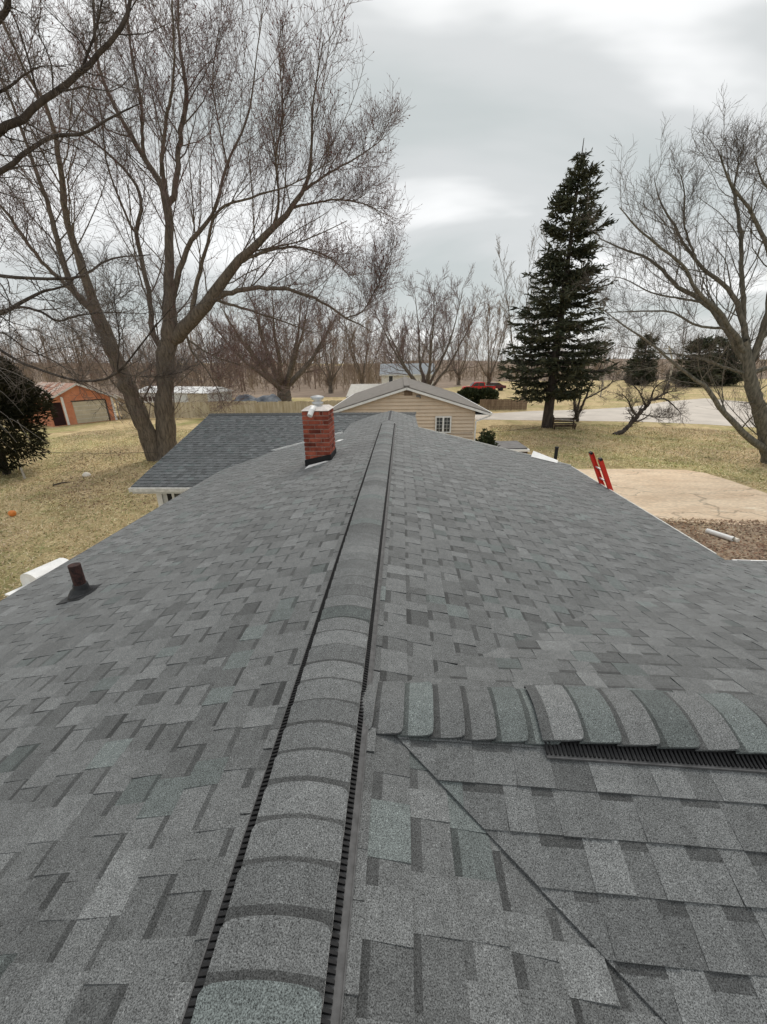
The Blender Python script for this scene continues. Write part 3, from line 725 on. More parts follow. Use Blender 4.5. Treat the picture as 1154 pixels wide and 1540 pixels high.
# ------------------------------------------------------------------ ladder on the right eave
lad = thing('ladder', 'red fibreglass extension ladder with metal rungs leaning on the roof edge', 'ladder', (5.2, 8.6, 0))
d_ = np.array([-0.50, 0, 1.0]); d_ /= np.linalg.norm(d_)
top_len = 3.10/d_[2]
for y in (8.42, 8.84):
    base = np.array([XRE+.05+.50*zl(XRE), y, 0.0])
    tl = top_len if y > 8.6 else top_len-.05
    mb = MB(); pa, pb = base, base+d_*tl
    sx = np.array([d_[2], 0, -d_[0]])
    for off, wd, th in ((0, .018, .085),):
        c = [(-th/2, -wd/2), (th/2, -wd/2), (th/2, wd/2), (-th/2, wd/2)]
        mb.hexa([pa+sx*i+np.array([0, j, 0]) for i, j in c], [pb+sx*i+np.array([0, j, 0]) for i, j in c])
    sgn = 1 if y < 8.6 else -1
    for i in (-.038, .038): 
        mb.hexa([pa+sx*(i-.006)+np.array([0, sgn*.009, 0]), pa+sx*(i+.006)+np.array([0, sgn*.009, 0]), pa+sx*(i+.006)+np.array([0, sgn*.04, 0]), pa+sx*(i-.006)+np.array([0, sgn*.04, 0])],
                [pb+sx*(i-.006)+np.array([0, sgn*.009, 0]), pb+sx*(i+.006)+np.array([0, sgn*.009, 0]), pb+sx*(i+.006)+np.array([0, sgn*.04, 0]), pb+sx*(i-.006)+np.array([0, sgn*.04, 0])])
    rl = mb.build('rail', 'ladder', lad)
    m2 = MB(); m2.beam(pb-d_*.02, pb+d_*.03, .05, .10, (0, 1, 0)); m2.build('end_cap', 'black', rl)
b0 = np.array([XRE+.05+.50*zl(XRE), 8.42, 0.0])
for i in range(1, 12):
    p = b0+d_*(.28*i+.05); mb = MB(); mb.tube([p, p+np.array([0, .42, 0])], .018, 8); mb.build('rung', 'alu', lad)

# ------------------------------------------------------------------ neighbouring tan house
NY = 21.6
apex = atY(612, 583, NY); eR = atY(738, 622, NY); 
nslope = (apex[2]-eR[2])/(eR[0]-apex[0]); half = eR[0]-apex[0]
nh = thing('ranch_house', 'tan sided house with grey gable roof, white trim and one white window', 'house', (apex[0], NY+7, 0))
LEN = 15.0; ax, az = apex[0], apex[2]
wallh = half-.75
mb = MB()
zw = az-nslope*wallh
mb.hexa([(ax-wallh, NY+.3, 0), (ax+wallh, NY+.3, 0), (ax+wallh, NY+.3, zw-.1), (ax, NY+.3, az-.12), (ax-wallh, NY+.3, zw-.1)],
        [(ax-wallh, NY+LEN-.3, 0), (ax+wallh, NY+LEN-.3, 0), (ax+wallh, NY+LEN-.3, zw-.1), (ax, NY+LEN-.3, az-.12), (ax-wallh, NY+LEN-.3, zw-.1)])
i = 0; z0 = .2
while z0 < az-.2:
    z1 = z0+.19
    w0 = min(wallh, (az-.1-z0)/nslope); w1 = min(wallh, max(0.02, (az-.1-z1)/nslope))
    mb.hexa([(ax-w0, NY+.225, z0+.035), (ax+w0, NY+.225, z0+.035), (ax+w0, NY+.31, z0+.035), (ax-w0, NY+.31, z0+.035)], [(ax-w1, NY+.285, z1), (ax+w1, NY+.285, z1), (ax+w1, NY+.31, z1), (ax-w1, NY+.31, z1)])
    z0 = z1
mb.build('wall', 'tan', nh)
mb = MB()
for sg in (-1, 1):
    a = [(ax, NY, az), (ax+sg*half, NY, az-nslope*half), (ax+sg*half, NY+LEN, az-nslope*half), (ax, NY+LEN, az)]
    b = [(x, y, z+.07) for x, y, z in a]
    mb.hexa(a, b)
rf = mb.build('roof', 'greyroof', nh)
mb = MB(); 
for sg in (1,): mb.beam((ax, NY+.05, az+.085), (ax, NY+LEN-.05, az+.085), .3, .035)
mb.build('ridge_strip', 'greyroof', rf)
for sg in (-1, 1):
    mb = MB(); mb.beam((ax+sg*.0, NY-.018, az-.05), (ax+sg*half, NY-.018, az-nslope*half-.05), .03, .11); mb.build('rake_board', 'white', nh)
    mb = MB(); mb.beam((ax+sg*(half+.05), NY-.02, az-nslope*half-.01), (ax+sg*(half+.05), NY+LEN, az-nslope*half-.01), .09, .11); mb.build('gutter', 'white', nh)
    mb = MB(); mb.box(*sorted((ax+sg*wallh, ax+sg*half)), NY+.01, NY+LEN-.1, az-nslope*half-.07, az-nslope*half-.04); mb.build('soffit', 'siding_w', nh)
mb = MB(); ex = ax+half; wx = ax+wallh+.05
mb.beam((ex+.05, NY+.02, az-nslope*half-.04), (ex-.02, NY+.1, az-nslope*half-.14), .07, .07); mb.beam((ex-.02, NY+.1, az-nslope*half-.14), (wx, NY+.22, az-nslope*half-.42), .07, .07); mb.beam((wx, NY+.22, az-nslope*half-.40), (wx, NY+.22, .05), .07, .07)
mb.build('downspout', 'white', nh)
w0 = atY(655, 626, NY+.23); w1 = atY(678, 651, NY+.25)
mb = MB(); mb.box(w0[0]+.06, w1[0]-.06, NY+.205, NY+.222, w1[2]+.06, w0[2]-.06); wn = mb.build('window', 'glass', nh)
mb = MB(); x0, x1, z0, z1 = w0[0], w1[0], w1[2], w0[2]; xm = (x0+x1)/2
for a in ((x0, x1, z0, z0+.07), (x0, x1, z1-.07, z1), (x0, x0+.07, z0+.07, z1-.07), (x1-.07, x1, z0+.07, z1-.07), (xm-.045, xm+.045, z0+.07, z1-.07)): mb.box(a[0], a[1], NY+.165, NY+.237, a[2], a[3])
mb.build('window_frame', 'white', wn)
mb = MB()
for k in (.25, .5, .75):
    for (a, b) in ((x0+.07, xm-.045), (xm+.045, x1-.07)):
        zz_ = z0+.07+(z1-z0-.14)*k; mb.box(a, b, NY+.192, NY+.206, zz_-.008, zz_+.008)
for (a, b) in ((x0+.07, xm-.045), (xm+.045, x1-.07)): mb.box((a+b)/2-.008, (a+b)/2+.008, NY+.189, NY+.203, z0+.07, z1-.07)
mb.build('muntin', 'siding_w', wn)
v0 = atY(612, 589, NY+.2); mb = MB(); mb.box(v0[0]-.13, v0[0]+.30, NY+.22, NY+.262, v0[2]-.20, v0[2]+.02)
for i in range(5): mb.box(v0[0]-.11, v0[0]+.28, NY+.20, NY+.222, v0[2]-.18+i*.038, v0[2]-.16+i*.038)
mb.build('gable_vent', 'brownfence', nh)
l0 = atY(629, 596, NY+.2); mb = MB(); mb.box(l0[0]-.1, l0[0]+.1, NY+.12, NY+.26, l0[2]-.03, l0[2]+.05); mb.box(l0[0]+.08, l0[0]+.14, NY+.1, NY+.2, l0[2]-.1, l0[2]+.02); mb.build('wall_light', 'tubcover', nh)

# ------------------------------------------------------------------ generic small gabled building
def gabled(root, F0, F1, depth, wallz, ridgez, wall, roofm, over=.3, apex_t=.5, ribs=None, ridge_along=True):
    """front base corners F0,F1 (gable between them), ridge runs back by depth"""
    F0, F1 = np.array(F0[:2]), np.array(F1[:2]); u = F1-F0; L = np.linalg.norm(u); u /= L; v = np.array([-u[1], u[0]])
    P = lambda a, b, z: (F0[0]+u[0]*a+v[0]*b, F0[1]+u[1]*a+v[1]*b, z)
    mb = MB(); mb.hexa([P(0, 0, 0), P(L, 0, 0), P(L, 0, wallz), P(L*apex_t, 0, ridgez-.06), P(0, 0, wallz)], [P(0, depth, 0), P(L, depth, 0), P(L, depth, wallz), P(L*apex_t, depth, ridgez-.06), P(0, depth, wallz)])
    w = mb.build('wall', wall, root)
    mb = MB()
    s1 = (ridgez-wallz)/(L*apex_t); s2 = (ridgez-wallz)/(L*(1-apex_t))
    a = [P(L*apex_t, -over, ridgez), P(-over, -over, wallz-s1*over), P(-over, depth+over, wallz-s1*over), P(L*apex_t, depth+over, ridgez)]
    b = [P(L*apex_t, -over, ridgez), P(L+over, -over, wallz-s2*over), P(L+over, depth+over, wallz-s2*over), P(L*apex_t, depth+over, ridgez)]
    for q in (a, b): mb.hexa(q, [(x, y, z+.06) for x, y, z in q])
    if ribs:
        n = int((depth+2*over)/ribs)
        for i in range(n+1):
            t = -over+i*ribs
            for q, sl, xx in ((a, s1, -over), (b, s2, L+over)):
                e0 = np.array(P(L*apex_t, t, ridgez+.075)); e1 = np.array(P(xx, t, (wallz-(s1 if xx < 0 else s2)*over)+.075)); mb.beam(e0, e1, .05, .03)
    r = mb.build('roof', roofm, root)
    return P, L
# garage
F0, F1 = gz(80, 642), gz(177, 631.5)
gar = thing('garage', 'red orange garage with beige overhead door and rusty metal roof', 'garage', F0)
P, L = gabled(gar, F0, F1, 8.0, 2.25, 3.55, 'garage', 'rustroof', .35, .47, ribs=.6)
def onfront(o, a0, a1, z0, z1, pro, m, parent, nm, back=0.0):
    m_ = MB(); m_.hexa([P(a0, -pro, z0), P(a1, -pro, z0), P(a1, -back, z0), P(a0, -back, z0)], [P(a0, -pro, z1), P(a1, -pro, z1), P(a1, -back, z1), P(a0, -back, z1)]); return m_.build(nm, m, parent)
fr = lambda px: px*L
onfront(gar, fr(.03), fr(.20), .05, 2.05, .012, 'bay_shade', gar, 'bay_shade_panel', .002)  # flat panel on the wall; shade inside the bay painted as dark colour
dr = onfront(gar, fr(.36), fr(.86), .05, 2.0, .03, 'door', gar, 'overhead_door', .004)
for i in range(1, 5): onfront(gar, fr(.36)+.02, fr(.86)-.02, .05+i*.39-.03, .05+i*.39, .045, 'dirtywhite', dr, 'door_rail', .031)
onfront(gar, fr(.345), fr(.875), 2.0, 2.1, .05, 'darkwood', gar, 'door_header', .004)
onfront(gar, fr(.862), fr(.885), .03, 2.0, .05, 'darkwood', gar, 'door_jamb', .004)
onfront(gar, fr(.21), fr(.245), .02, 2.5, .05, 'white', gar, 'trim_post', .004)
onfront(gar, fr(.965), fr(1.0), .02, 2.3, .05, 'white', gar, 'trim_post', .004)
mb = MB(); mb.beam(P(L*.47, -.37, 3.55), P(-.35, -.37, 2.25-.35*(1.3/(L*.47))), .03, .15); mb.beam(P(L*.47, -.37, 3.55), P(L+.35, -.37, 2.25-.35*(1.3/(L*.53))), .03, .15); mb.build('fascia', 'dirtywhite', gar)
# white lean-to panel beside the garage
wp = thing('lean_to', 'white metal lean to roof sloping down beside the red garage', 'lean to', P(L+1.2, .5, 0))
mb = MB(); q = [P(L+.2, .2, 2.5), P(L+2.4, .2, 1.1), P(L+2.4, 4.5, 1.1), P(L+.2, 4.5, 2.5)]; mb.hexa(q, [(x, y, z+.05) for x, y, z in q]); mb.build('roof_panel', 'white', wp)
for a, z in ((.4, 2.4), (2.3, 1.15)):
    for b in (.3, 4.3): mb = MB(); mb.beam(P(L+a, b, 0), P(L+a, b, z), .1, .1); mb.build('post', 'siding_w', wp)
mb = MB(); mb.beam(P(L+.3, .1, 1.9), P(L+2.0, .0, .02), .18, .05); mb.build('brace_board', 'siding_w', wp)

# mobile home behind the fence
A, B = atY(208, 606, 47), atY(316, 606, 44.5)
mh = thing('mobile_home', 'long low white mobile home with pale roof behind the board fence', 'mobile home', (A[0], A[1], 0))
u = np.array([B[0]-A[0], B[1]-A[1]]); Lm = np.linalg.norm(u); u /= Lm; v = np.array([-u[1], u[0]])
Q = lambda a, b, z: (A[0]+u[0]*a+v[0]*b, A[1]+u[1]*a+v[1]*b, z)
mb = MB(); mb.hexa([Q(0, 0, .3), Q(Lm, 0, .3), Q(Lm, 4, .3), Q(0, 4, .3)], [Q(0, 0, 2.15), Q(Lm, 0, 2.15), Q(Lm, 4, 2.15), Q(0, 4, 2.15)]); mb.build('wall', 'siding_w', mh)
mb = MB(); mb.hexa([Q(-.2, -.2, 2.15), Q(Lm+.2, -.2, 2.15), Q(Lm+.2, 4.2, 2.15), Q(-.2, 4.2, 2.15)], [Q(0, 1.6, 2.75), Q(Lm, 1.6, 2.7), Q(Lm, 2.4, 2.7), Q(0, 2.4, 2.75)]); mb.build('roof', 'white', mh)
for i in range(4):
    mb = MB(); mb.hexa([Q(.5+i*.6, -.03, 1.2), Q(.9+i*.6, -.03, 1.2), Q(.9+i*.6, -.002, 1.2), Q(.5+i*.6, -.002, 1.2)], [Q(.5+i*.6, -.03, 1.7), Q(.9+i*.6, -.03, 1.7), Q(.9+i*.6, -.002, 1.7), Q(.5+i*.6, -.002, 1.7)]); mb.build('window', 'glass', mh)
mb = MB(); mb.hexa([Q(Lm*.72, -.03, .3), Q(Lm*.98, -.03, .3), Q(Lm*.98, -.003, .3), Q(Lm*.72, -.003, .3)], [Q(Lm*.72, -.03, 2.1), Q(Lm*.98, -.03, 2.1), Q(Lm*.98, -.003, 2.1), Q(Lm*.72, -.003, 2.1)]); mb.build('end_panel', 'door', mh)

# tarp covered boat
A, B = atY(350, 603, 46), atY(424, 603, 46)
tb = thing('covered_boat', 'low boat shaped pile under a blue grey tarp behind the board fence', 'boat', ((A[0]+B[0])/2, 46, 0))
n1, n2 = 22, 9; V = []
for i in range(n1):
    t = i/(n1-1); x = A[0]+(B[0]-A[0])*t
    prof = 1.95*(1-abs(2*t-1)**4)**.5*(.86+.16*math.sin(t*9)+.06*math.sin(t*23))
    for j in range(n2):
        a = j/(n2-1)*2-1
        V.append((x+random.uniform(-.05, .05), 46+a*1.3, max(.55, .55+prof*(1-abs(a)**1.8)*.75+random.uniform(-.05, .05))))
Fc = [[i*n2+j, (i+1)*n2+j, (i+1)*n2+j+1, i*n2+j+1] for i in range(n1-1) for j in range(n2-1)]
polymesh('tarp', V, Fc, 'tarp', tb)
mb = MB(); mb.hexa([(A[0]+.4, 45.0, 0.2), (B[0]-.4, 45.0, .2), (B[0]-.4, 47, .2), (A[0]+.4, 47, .2)], [(A[0], 44.75, .75), (B[0], 44.75, .75), (B[0], 47.25, .75), (A[0], 47.25, .75)]); mb.build('hull', 'dirtywhite', tb)
for x in (A[0]+1.6, B[0]-1.6): mb = MB(); mb.tube([(x, 44.9, .33), (x, 45.1, .33)], .33, 14); mb.build('trailer_wheel', 'tyre', tb)

# far white cottage and pale shed
p0, p1 = atY(574, 577, 66), atY(652, 577, 66)
ct = thing('cottage', 'small white house with blue grey roof beyond the tan house', 'house', (p0[0], 66, 0))
ze = atY(574, 563.5, 66)[2]; zr_ = atY(574, 548, 70)[2]
mb = MB(); mb.box(p0[0], p1[0], 66.3, 73, 0, ze); mb.hexa([(p0[0], 66.3, ze-.01), (p0[0], 73, ze-.01), (p0[0], 69.65, zr_-.1)], [(p1[0], 66.3, ze-.01), (p1[0], 73, ze-.01), (p1[0], 69.65, zr_-.1)]); mb.build('wall', 'white', ct)
mb = MB(); 
for y0 in (65.9, 73.4): q = [(p0[0]-.3, y0, ze-.1), (p1[0]+.3, y0, ze-.1), (p1[0]+.3, 69.65, zr_), (p0[0]-.3, 69.65, zr_)]; mb.hexa(q, [(x, y, z+.1) for x, y, z in q])
mb.build('roof', 'blueroof', ct)
wx_ = atY(588, 570, 66)
mb = MB(); mb.box(wx_[0]-.3, wx_[0]+.3, 66.22, 66.27, wx_[2]-.55, wx_[2]+.45); w_ = mb.build('window', 'glass', ct)
mb = MB(); 
for a in ((wx_[0]-.45, wx_[0]-.3, wx_[2]-.7, wx_[2]+.6), (wx_[0]+.3, wx_[0]+.45, wx_[2]-.7, wx_[2]+.6), (wx_[0]-.3, wx_[0]+.3, wx_[2]+.45, wx_[2]+.6), (wx_[0]-.3, wx_[0]+.3, wx_[2]-.7, wx_[2]-.55)): mb.box(a[0], a[1], 66.15, 66.29, a[2], a[3])
mb.build('window_frame', 'white', w_)
mb = MB(); mb.box(p0[0]-.3, p1[0]+.3, 65.84, 65.9, ze-.2, ze+.02); mb.build('eave_board', 'siding_w', ct)
s0, s1 = atY(521, 597, 37), atY(600, 597, 37)
sd = thing('shed', 'low shed with pale ribbed metal roof behind the tan house', 'shed', (s0[0], 37, 0))
zt0 = atY(523, 578.5, 41)[2]
q = [(s0[0], 37, s0[2]), (s1[0], 37, s0[2]), (s1[0], 41, zt0), (s0[0], 41, zt0)]
mb = MB(); mb.hexa(q, [(x, y, z+.05) for x, y, z in q]); q2 = [(s0[0], 41, zt0), (s1[0], 41, zt0), (s1[0], 45, s0[2]), (s0[0], 45, s0[2])]; mb.hexa(q2, [(x, y, z+.05) for x, y, z in q2])
for x in np.arange(s0[0]+.1, s1[0], .42): mb.beam((x, 37.02, s0[2]+.06), (x, 40.98, zt0+.06), .06, .035)
mb.build('roof', 'paleroof', sd)
mb = MB(); mb.hexa([(s0[0]+.3, 37.4, 0), (s1[0]-.3, 37.4, 0), (s1[0]-.3, 44.6, 0), (s0[0]+.3, 44.6, 0)], [(s0[0]+.3, 37.4, s0[2]+.03), (s1[0]-.3, 37.4, s0[2]+.03), (s1[0]-.3, 44.6, s0[2]+.03), (s0[0]+.3, 44.6, s0[2]+.03)])
mb.build('wall', 'siding_w', sd)
mb = MB(); mb.box(s0[0]-.02, s1[0], 36.9, 36.99, s0[2]-.1, s0[2]+.04); mb.build('gutter', 'dirtywhite', sd)

# fences
def fence(name, label, A, B, h, m, pw=.14, pan=2.4, topvar=.03):
    A, B = np.array(A[:2], float), np.array(B[:2], float); L = np.linalg.norm(B-A); u = (B-A)/L; v = np.array([-u[1], u[0]])
    root = thing(name, label, 'fence', (A[0], A[1], 0)); Q = lambda a, b, z: (A[0]+u[0]*a+v[0]*b, A[1]+u[1]*a+v[1]*b, z)
    npan = int(math.ceil(L/pan))
    for i in range(npan):
        a0, a1 = i*L/npan, (i+1)*L/npan; mb = MB(); x = a0+.02; hh = h+random.uniform(-.05, .05)
        while x < a1-.03:
            w = min(pw-.012, a1-x); y = random.uniform(-.006, .006); zt = hh+random.uniform(-topvar, topvar)
            mb.hexa([Q(x, y-.01, .05), Q(x+w, y-.01, .05), Q(x+w, y+.01, .05), Q(x, y+.01, .05)], [Q(x, y-.01, zt), Q(x+w, y-.01, zt), Q(x+w, y+.01, zt), Q(x, y+.01, zt)]); x += pw
        for z in (.35, h*.55, h-.25): mb.hexa([Q(a0, .02, z), Q(a1, .02, z), Q(a1, .06, z), Q(a0, .06, z)], [Q(a0, .02, z+.09), Q(a1, .02, z+.09), Q(a1, .06, z+.09), Q(a0, .06, z+.09)])
        mb.build('fence_panel', m, root)
        mb = MB(); mb.beam(Q(a0, .03, 0), Q(a0, .03, h+.02), .1, .1); mb.build('fence_post', m, root)
    return root
fence('board_fence', 'long weathered tan board fence behind the big bare tree', gz(186, 630), gz(560, 627), 1.6, 'fence')
fence('board_fence', 'short brown board fence across the road by the dark shrubs', gz(722, 617.5), gz(792, 617), 1.15, 'brownfence')

# pickup truck
tp = gz(719, 590.5); tk = thing('pickup_truck', 'bright red pickup truck parked beyond the dark clipped shrubs', 'truck', tp)
tx, ty = tp[0], tp[1]; H2 = 2.75
prof = [(-H2, .45), (-H2, .95), (-H2+.15, 1.05), (-1.35, 1.12), (-.75, 1.72), (-.55, 1.78), (.75, 1.78), (.95, 1.7), (1.0, 1.12), (H2, 1.10), (H2, .5), (2.2, .42), (-2.2, .42)]
mb = MB(); mb.hexa([(tx+a, ty-.92, b) for a, b in prof], [(tx+a, ty+.92, b) for a, b in prof]); body = mb.build('body', 'red', tk)
for q in ([(-1.15, 1.15), (-.68, 1.62), (-.12, 1.66), (-.12, 1.15)], [(-.02, 1.15), (-.02, 1.66), (.72, 1.66), (.86, 1.15)]):
    mb = MB(); mb.hexa([(tx+a, ty-.935, b) for a, b in q], [(tx+a, ty-.915, b) for a, b in q]); mb.build('side_window', 'glass', tk)
mb = MB(); q = [(-1.38, 1.13), (-.78, 1.70)]; mb.hexa([(tx-1.36, ty-.8, 1.15), (tx-1.36, ty+.8, 1.15), (tx-.8, ty+.75, 1.70), (tx-.8, ty-.75, 1.70)], [(tx-1.40, ty-.8, 1.16), (tx-1.40, ty+.8, 1.16), (tx-.84, ty+.75, 1.72), (tx-.84, ty-.75, 1.72)]); mb.build('windscreen', 'glass', tk)
for wx_ in (-1.75, 1.7):
    for wy in (-.86, .86):
        mb = MB(); mb.tube([(tx+wx_, ty+wy-.12, .38), (tx+wx_, ty+wy+.12, .38)], .38, 18); w_ = mb.build('wheel', 'tyre', tk)
        mb = MB(); mb.tube([(tx+wx_, ty+wy-.13, .38), (tx+wx_, ty+wy+.13, .38)], .22, 14); mb.build('rim', 'alu', w_)
for sy in (-.7, .7): mb = MB(); mb.box(tx-H2-.02, tx-H2+.02, ty+sy-.15, ty+sy+.15, .72, .9); mb.build('headlight', 'white', tk)
mb = MB(); mb.box(tx+1.05, tx+H2-.05, ty-.8, ty+.8, 1.1, 1.16); mb.build('bed_cover', 'black', tk)

cp = gz(741, 587.5); ck = thing('parked_car', 'dark maroon car parked just past the red pickup truck', 'car', cp); qx, qy = cp[0], cp[1]
prof = [(-2.2, .4), (-2.25, .8), (-1.3, .95), (-.75, 1.42), (.9, 1.45), (1.6, 1.0), (2.2, .92), (2.25, .45)]
mb = MB(); mb.hexa([(qx+a, qy-.88, b) for a, b in prof], [(qx+a, qy+.88, b) for a, b in prof]); mb.build('body', 'maroon', ck)
mb = MB(); mb.hexa([(qx+a, qy-.895, b) for a, b in ((-1.1, .98), (-.68, 1.36), (.85, 1.38), (1.3, 1.0))], [(qx+a, qy-.875, b) for a, b in ((-1.1, .98), (-.68, 1.36), (.85, 1.38), (1.3, 1.0))]); mb.build('side_window', 'glass', ck)
for wx_ in (-1.4, 1.4):
    for wy in (-.8, .8): mb = MB(); mb.tube([(qx+wx_, qy+wy-.11, .33), (qx+wx_, qy+wy+.11, .33)], .33, 16); mb.build('wheel', 'tyre', ck)

# ------------------------------------------------------------------ trees
def unit(a): return a/np.maximum(np.linalg.norm(a, axis=-1, keepdims=True), 1e-9)
def tubes(batches):
    """batches: list of (P (N,n,3), R (N,n), k) -> verts, quads"""
    Vs, Qs, off = [], [], 0
    for P, R, k in batches:
        Nn, n, _ = P.shape
        if Nn == 0: continue
        T = np.empty_like(P); T[:, 1:-1] = P[:, 2:]-P[:, :-2]; T[:, 0] = P[:, 1]-P[:, 0]; T[:, -1] = P[:, -1]-P[:, -2]; T = unit(T)
        m = unit(P[:, -1]-P[:, 0]); ref = np.where(np.abs(m[:, 2:3]) > .8, np.array([[1., 0, 0]]), np.array([[0, 0, 1.]]))
        a = unit(np.cross(T, ref[:, None, :])); b = np.cross(T, a)
        th = np.arange(k)*2*math.pi/k
        V = P[:, :, None, :]+R[:, :, None, None]*(np.cos(th)[None, None, :, None]*a[:, :, None, :]+np.sin(th)[None, None, :, None]*b[:, :, None, :])
        Vs.append(V.reshape(-1, 3))
        bi = (np.arange(Nn)[:, None, None]*n+np.arange(n-1)[None, :, None])*k; j = np.arange(k)[None, None, :]; j2 = (j+1) % k
        Q = np.stack([bi+j, bi+j2, bi+k+j2, bi+k+j], -1).reshape(-1, 4)+off
        Qs.append(Q); off += Nn*n*k
    return np.concatenate(Vs), np.concatenate(Qs)
def resample(pts, r, n):
    pts = np.array(pts, float); r = np.array(r, float)
    # Catmull-Rom
    ext = np.vstack([2*pts[0]-pts[1], pts, 2*pts[-1]-pts[-2]]); out = []; ro = []
    for i in range(len(pts)-1):
        p0, p1, p2, p3 = ext[i:i+4]
        for t in np.linspace(0, 1, 10, endpoint=False):
            out.append(.5*((2*p1)+(-p0+p2)*t+(2*p0-5*p1+4*p2-p3)*t*t+(-p0+3*p1-3*p2+p3)*t**3)); ro.append(r[i]+(r[i+1]-r[i])*t)
    out.append(pts[-1]); ro.append(r[-1]); out = np.array(out); ro = np.array(ro)
    d = np.concatenate([[0], np.cumsum(np.linalg.norm(np.diff(out, axis=0), axis=1))]); s = np.linspace(0, d[-1], n)
    return np.stack([np.interp(s, d, out[:, c]) for c in range(3)], 1), np.interp(s, d, ro)
def children(rg, P, R, per, lfac, rfac, rmin, nseg=6, t0=.15, ang=(25, 65), up=.15, trop=.06, jit=.12, lmin=.2, lmax=9, droop=0.0, rcap=1.0):
    Nn, n, _ = P.shape
    seg = np.linalg.norm(P[:, 1:]-P[:, :-1], axis=2).sum(1)
    cnt = Nn*per; pi = np.repeat(np.arange(Nn), per)
    t = t0+(1-t0)*((np.tile(np.arange(per), Nn)+rg.random(cnt))/per); t = np.minimum(t, .995)
    f = t*(n-1); i0 = f.astype(int); fr = (f-i0)[:, None]
    p = P[pi, i0]*(1-fr)+P[pi, i0+1]*fr; pd = unit(P[pi, i0+1]-P[pi, i0]); pr = R[pi, i0]*(1-fr[:, 0])+R[pi, i0+1]*fr[:, 0]
    pe = unit(np.cross(pd, rg.normal(size=(cnt, 3)))); A = np.radians(rg.uniform(ang[0], ang[1], cnt))[:, None]
    d = unit(pd*np.cos(A)+pe*np.sin(A)+np.array([0, 0, up]))
    L = np.clip(seg[pi]*lfac*(1.15-.75*t)*rg.uniform(.55, 1.3, cnt), lmin, lmax)
    r = np.maximum(np.minimum(np.minimum(pr*.6, pr*rfac*rg.uniform(.6, 1.2, cnt)), rcap*rg.uniform(.6, 1, cnt)), rmin)
    out = np.empty((cnt, nseg, 3)); out[:, 0] = p; st = (L/(nseg-1))[:, None]
    for s in range(1, nseg):
        d = unit(d+rg.normal(size=(cnt, 3))*jit+np.array([0, 0, trop-droop*s/nseg])); out[:, s] = out[:, s-1]+d*st
    RR = r[:, None]*np.linspace(1, .35, nseg)[None, :]; RR = np.maximum(RR, rmin*.6)
    return out, RR
def tree(name, label, base, limbs, levels, bark, twig, seed, group=None, ntrunk=1, buds=0, trunk_k=10):
    """limbs: list of (pts, radii) in metres, the first ntrunk belong to the trunk"""
    rg = np.random.default_rng(seed); root = thing(name, label, 'tree', base, group)
    LP, LR = zip(*[resample(p, r, 26) for p, r in limbs]); LP, LR = np.array(LP), np.array(LR)
    LP[:, 1:] += rg.normal(size=LP[:, 1:].shape)*np.minimum(LR[:, 1:, None], .12)*.22
    V, Q = tubes([(LP[:ntrunk], LR[:ntrunk]*(1+.05*rg.normal(size=LR[:ntrunk].shape)), trunk_k+4)]); quadmesh('trunk', V, Q, bark, root, smooth=True)
    big = [(LP[ntrunk:], LR[ntrunk:], trunk_k)] if len(LP) > ntrunk else []
    small = []; P, R = LP, LR
    for li, lv in enumerate(levels):
        P, R = children(rg, P, R, **lv)
        (big if li == 0 else small).append((P, R, 5 if li == 0 else 3))
    if big: V, Q = tubes(big); quadmesh('branches', V, Q, bark, root, smooth=True)
    V, Q = tubes(small); quadmesh('crown', V, Q, twig, root)
    if buds:
        ends = P[rg.choice(len(P), min(buds, len(P)), replace=False)]; c = ends[:, -1]; d = unit(ends[:, -1]-ends[:, -2]); sz = rg.uniform(.02, .045, len(c))[:, None]
        a = unit(np.cross(d, rg.normal(size=d.shape)))*sz*.6
        V = np.stack([c-a, c+d*sz*2.2, c+a, c-d*sz*.4], 1).reshape(-1, 3); quadmesh('buds', V, np.arange(len(V)).reshape(-1, 4), 'bud', root)
    return root
def traced(Y0, lines, seed, spread=.22, scale=F, thin=.72):
    """pixel polylines [(x,y,width_px),...] -> limbs at depth Y0, each starting at the depth of the limb it grows from"""
    rg = np.random.default_rng(seed); done = []; limbs = []
    for k, ln in enumerate(lines):
        px = np.array([q[:2] for q in ln], float)
        if done:
            al = np.concatenate(done); j = np.argmin(np.hypot(al[:, 0]-px[0, 0], al[:, 1]-px[0, 1])); ys = al[j, 2] if np.hypot(al[j, 0]-px[0, 0], al[j, 1]-px[0, 1]) < 60 else Y0
        else: ys = Y0
        if done and 4 < np.hypot(al[j, 0]-px[0, 0], al[j, 1]-px[0, 1]) < 60:
            ln = [(al[j, 0], al[j, 1], ln[0][2])]+list(ln); px = np.vstack([al[j:j+1, :2], px])
        cum = np.concatenate([[0], np.cumsum(np.hypot(*np.diff(px, axis=0).T))]); Lm = cum[-1]*Y0/scale
        ye = rg.uniform(-1, 1)*spread*Lm if k else 0
        Ys = ys+ye*(cum/cum[-1])
        pts = [atY(x, y, yy) for (x, y), yy in zip(px, Ys)]
        dep = [proj(p)[2] for p in pts]
        limbs.append((pts, [max(q[2]/2*dd/scale*thin*(1 if k < 2 else .9), .006) for q, dd in zip(ln, dep)]))
        for s in np.linspace(0, 1, 40): done.append(np.array([[np.interp(s*cum[-1], cum, px[:, 0]), np.interp(s*cum[-1], cum, px[:, 1]), np.interp(s*cum[-1], cum, Ys)]]))
    return limbs
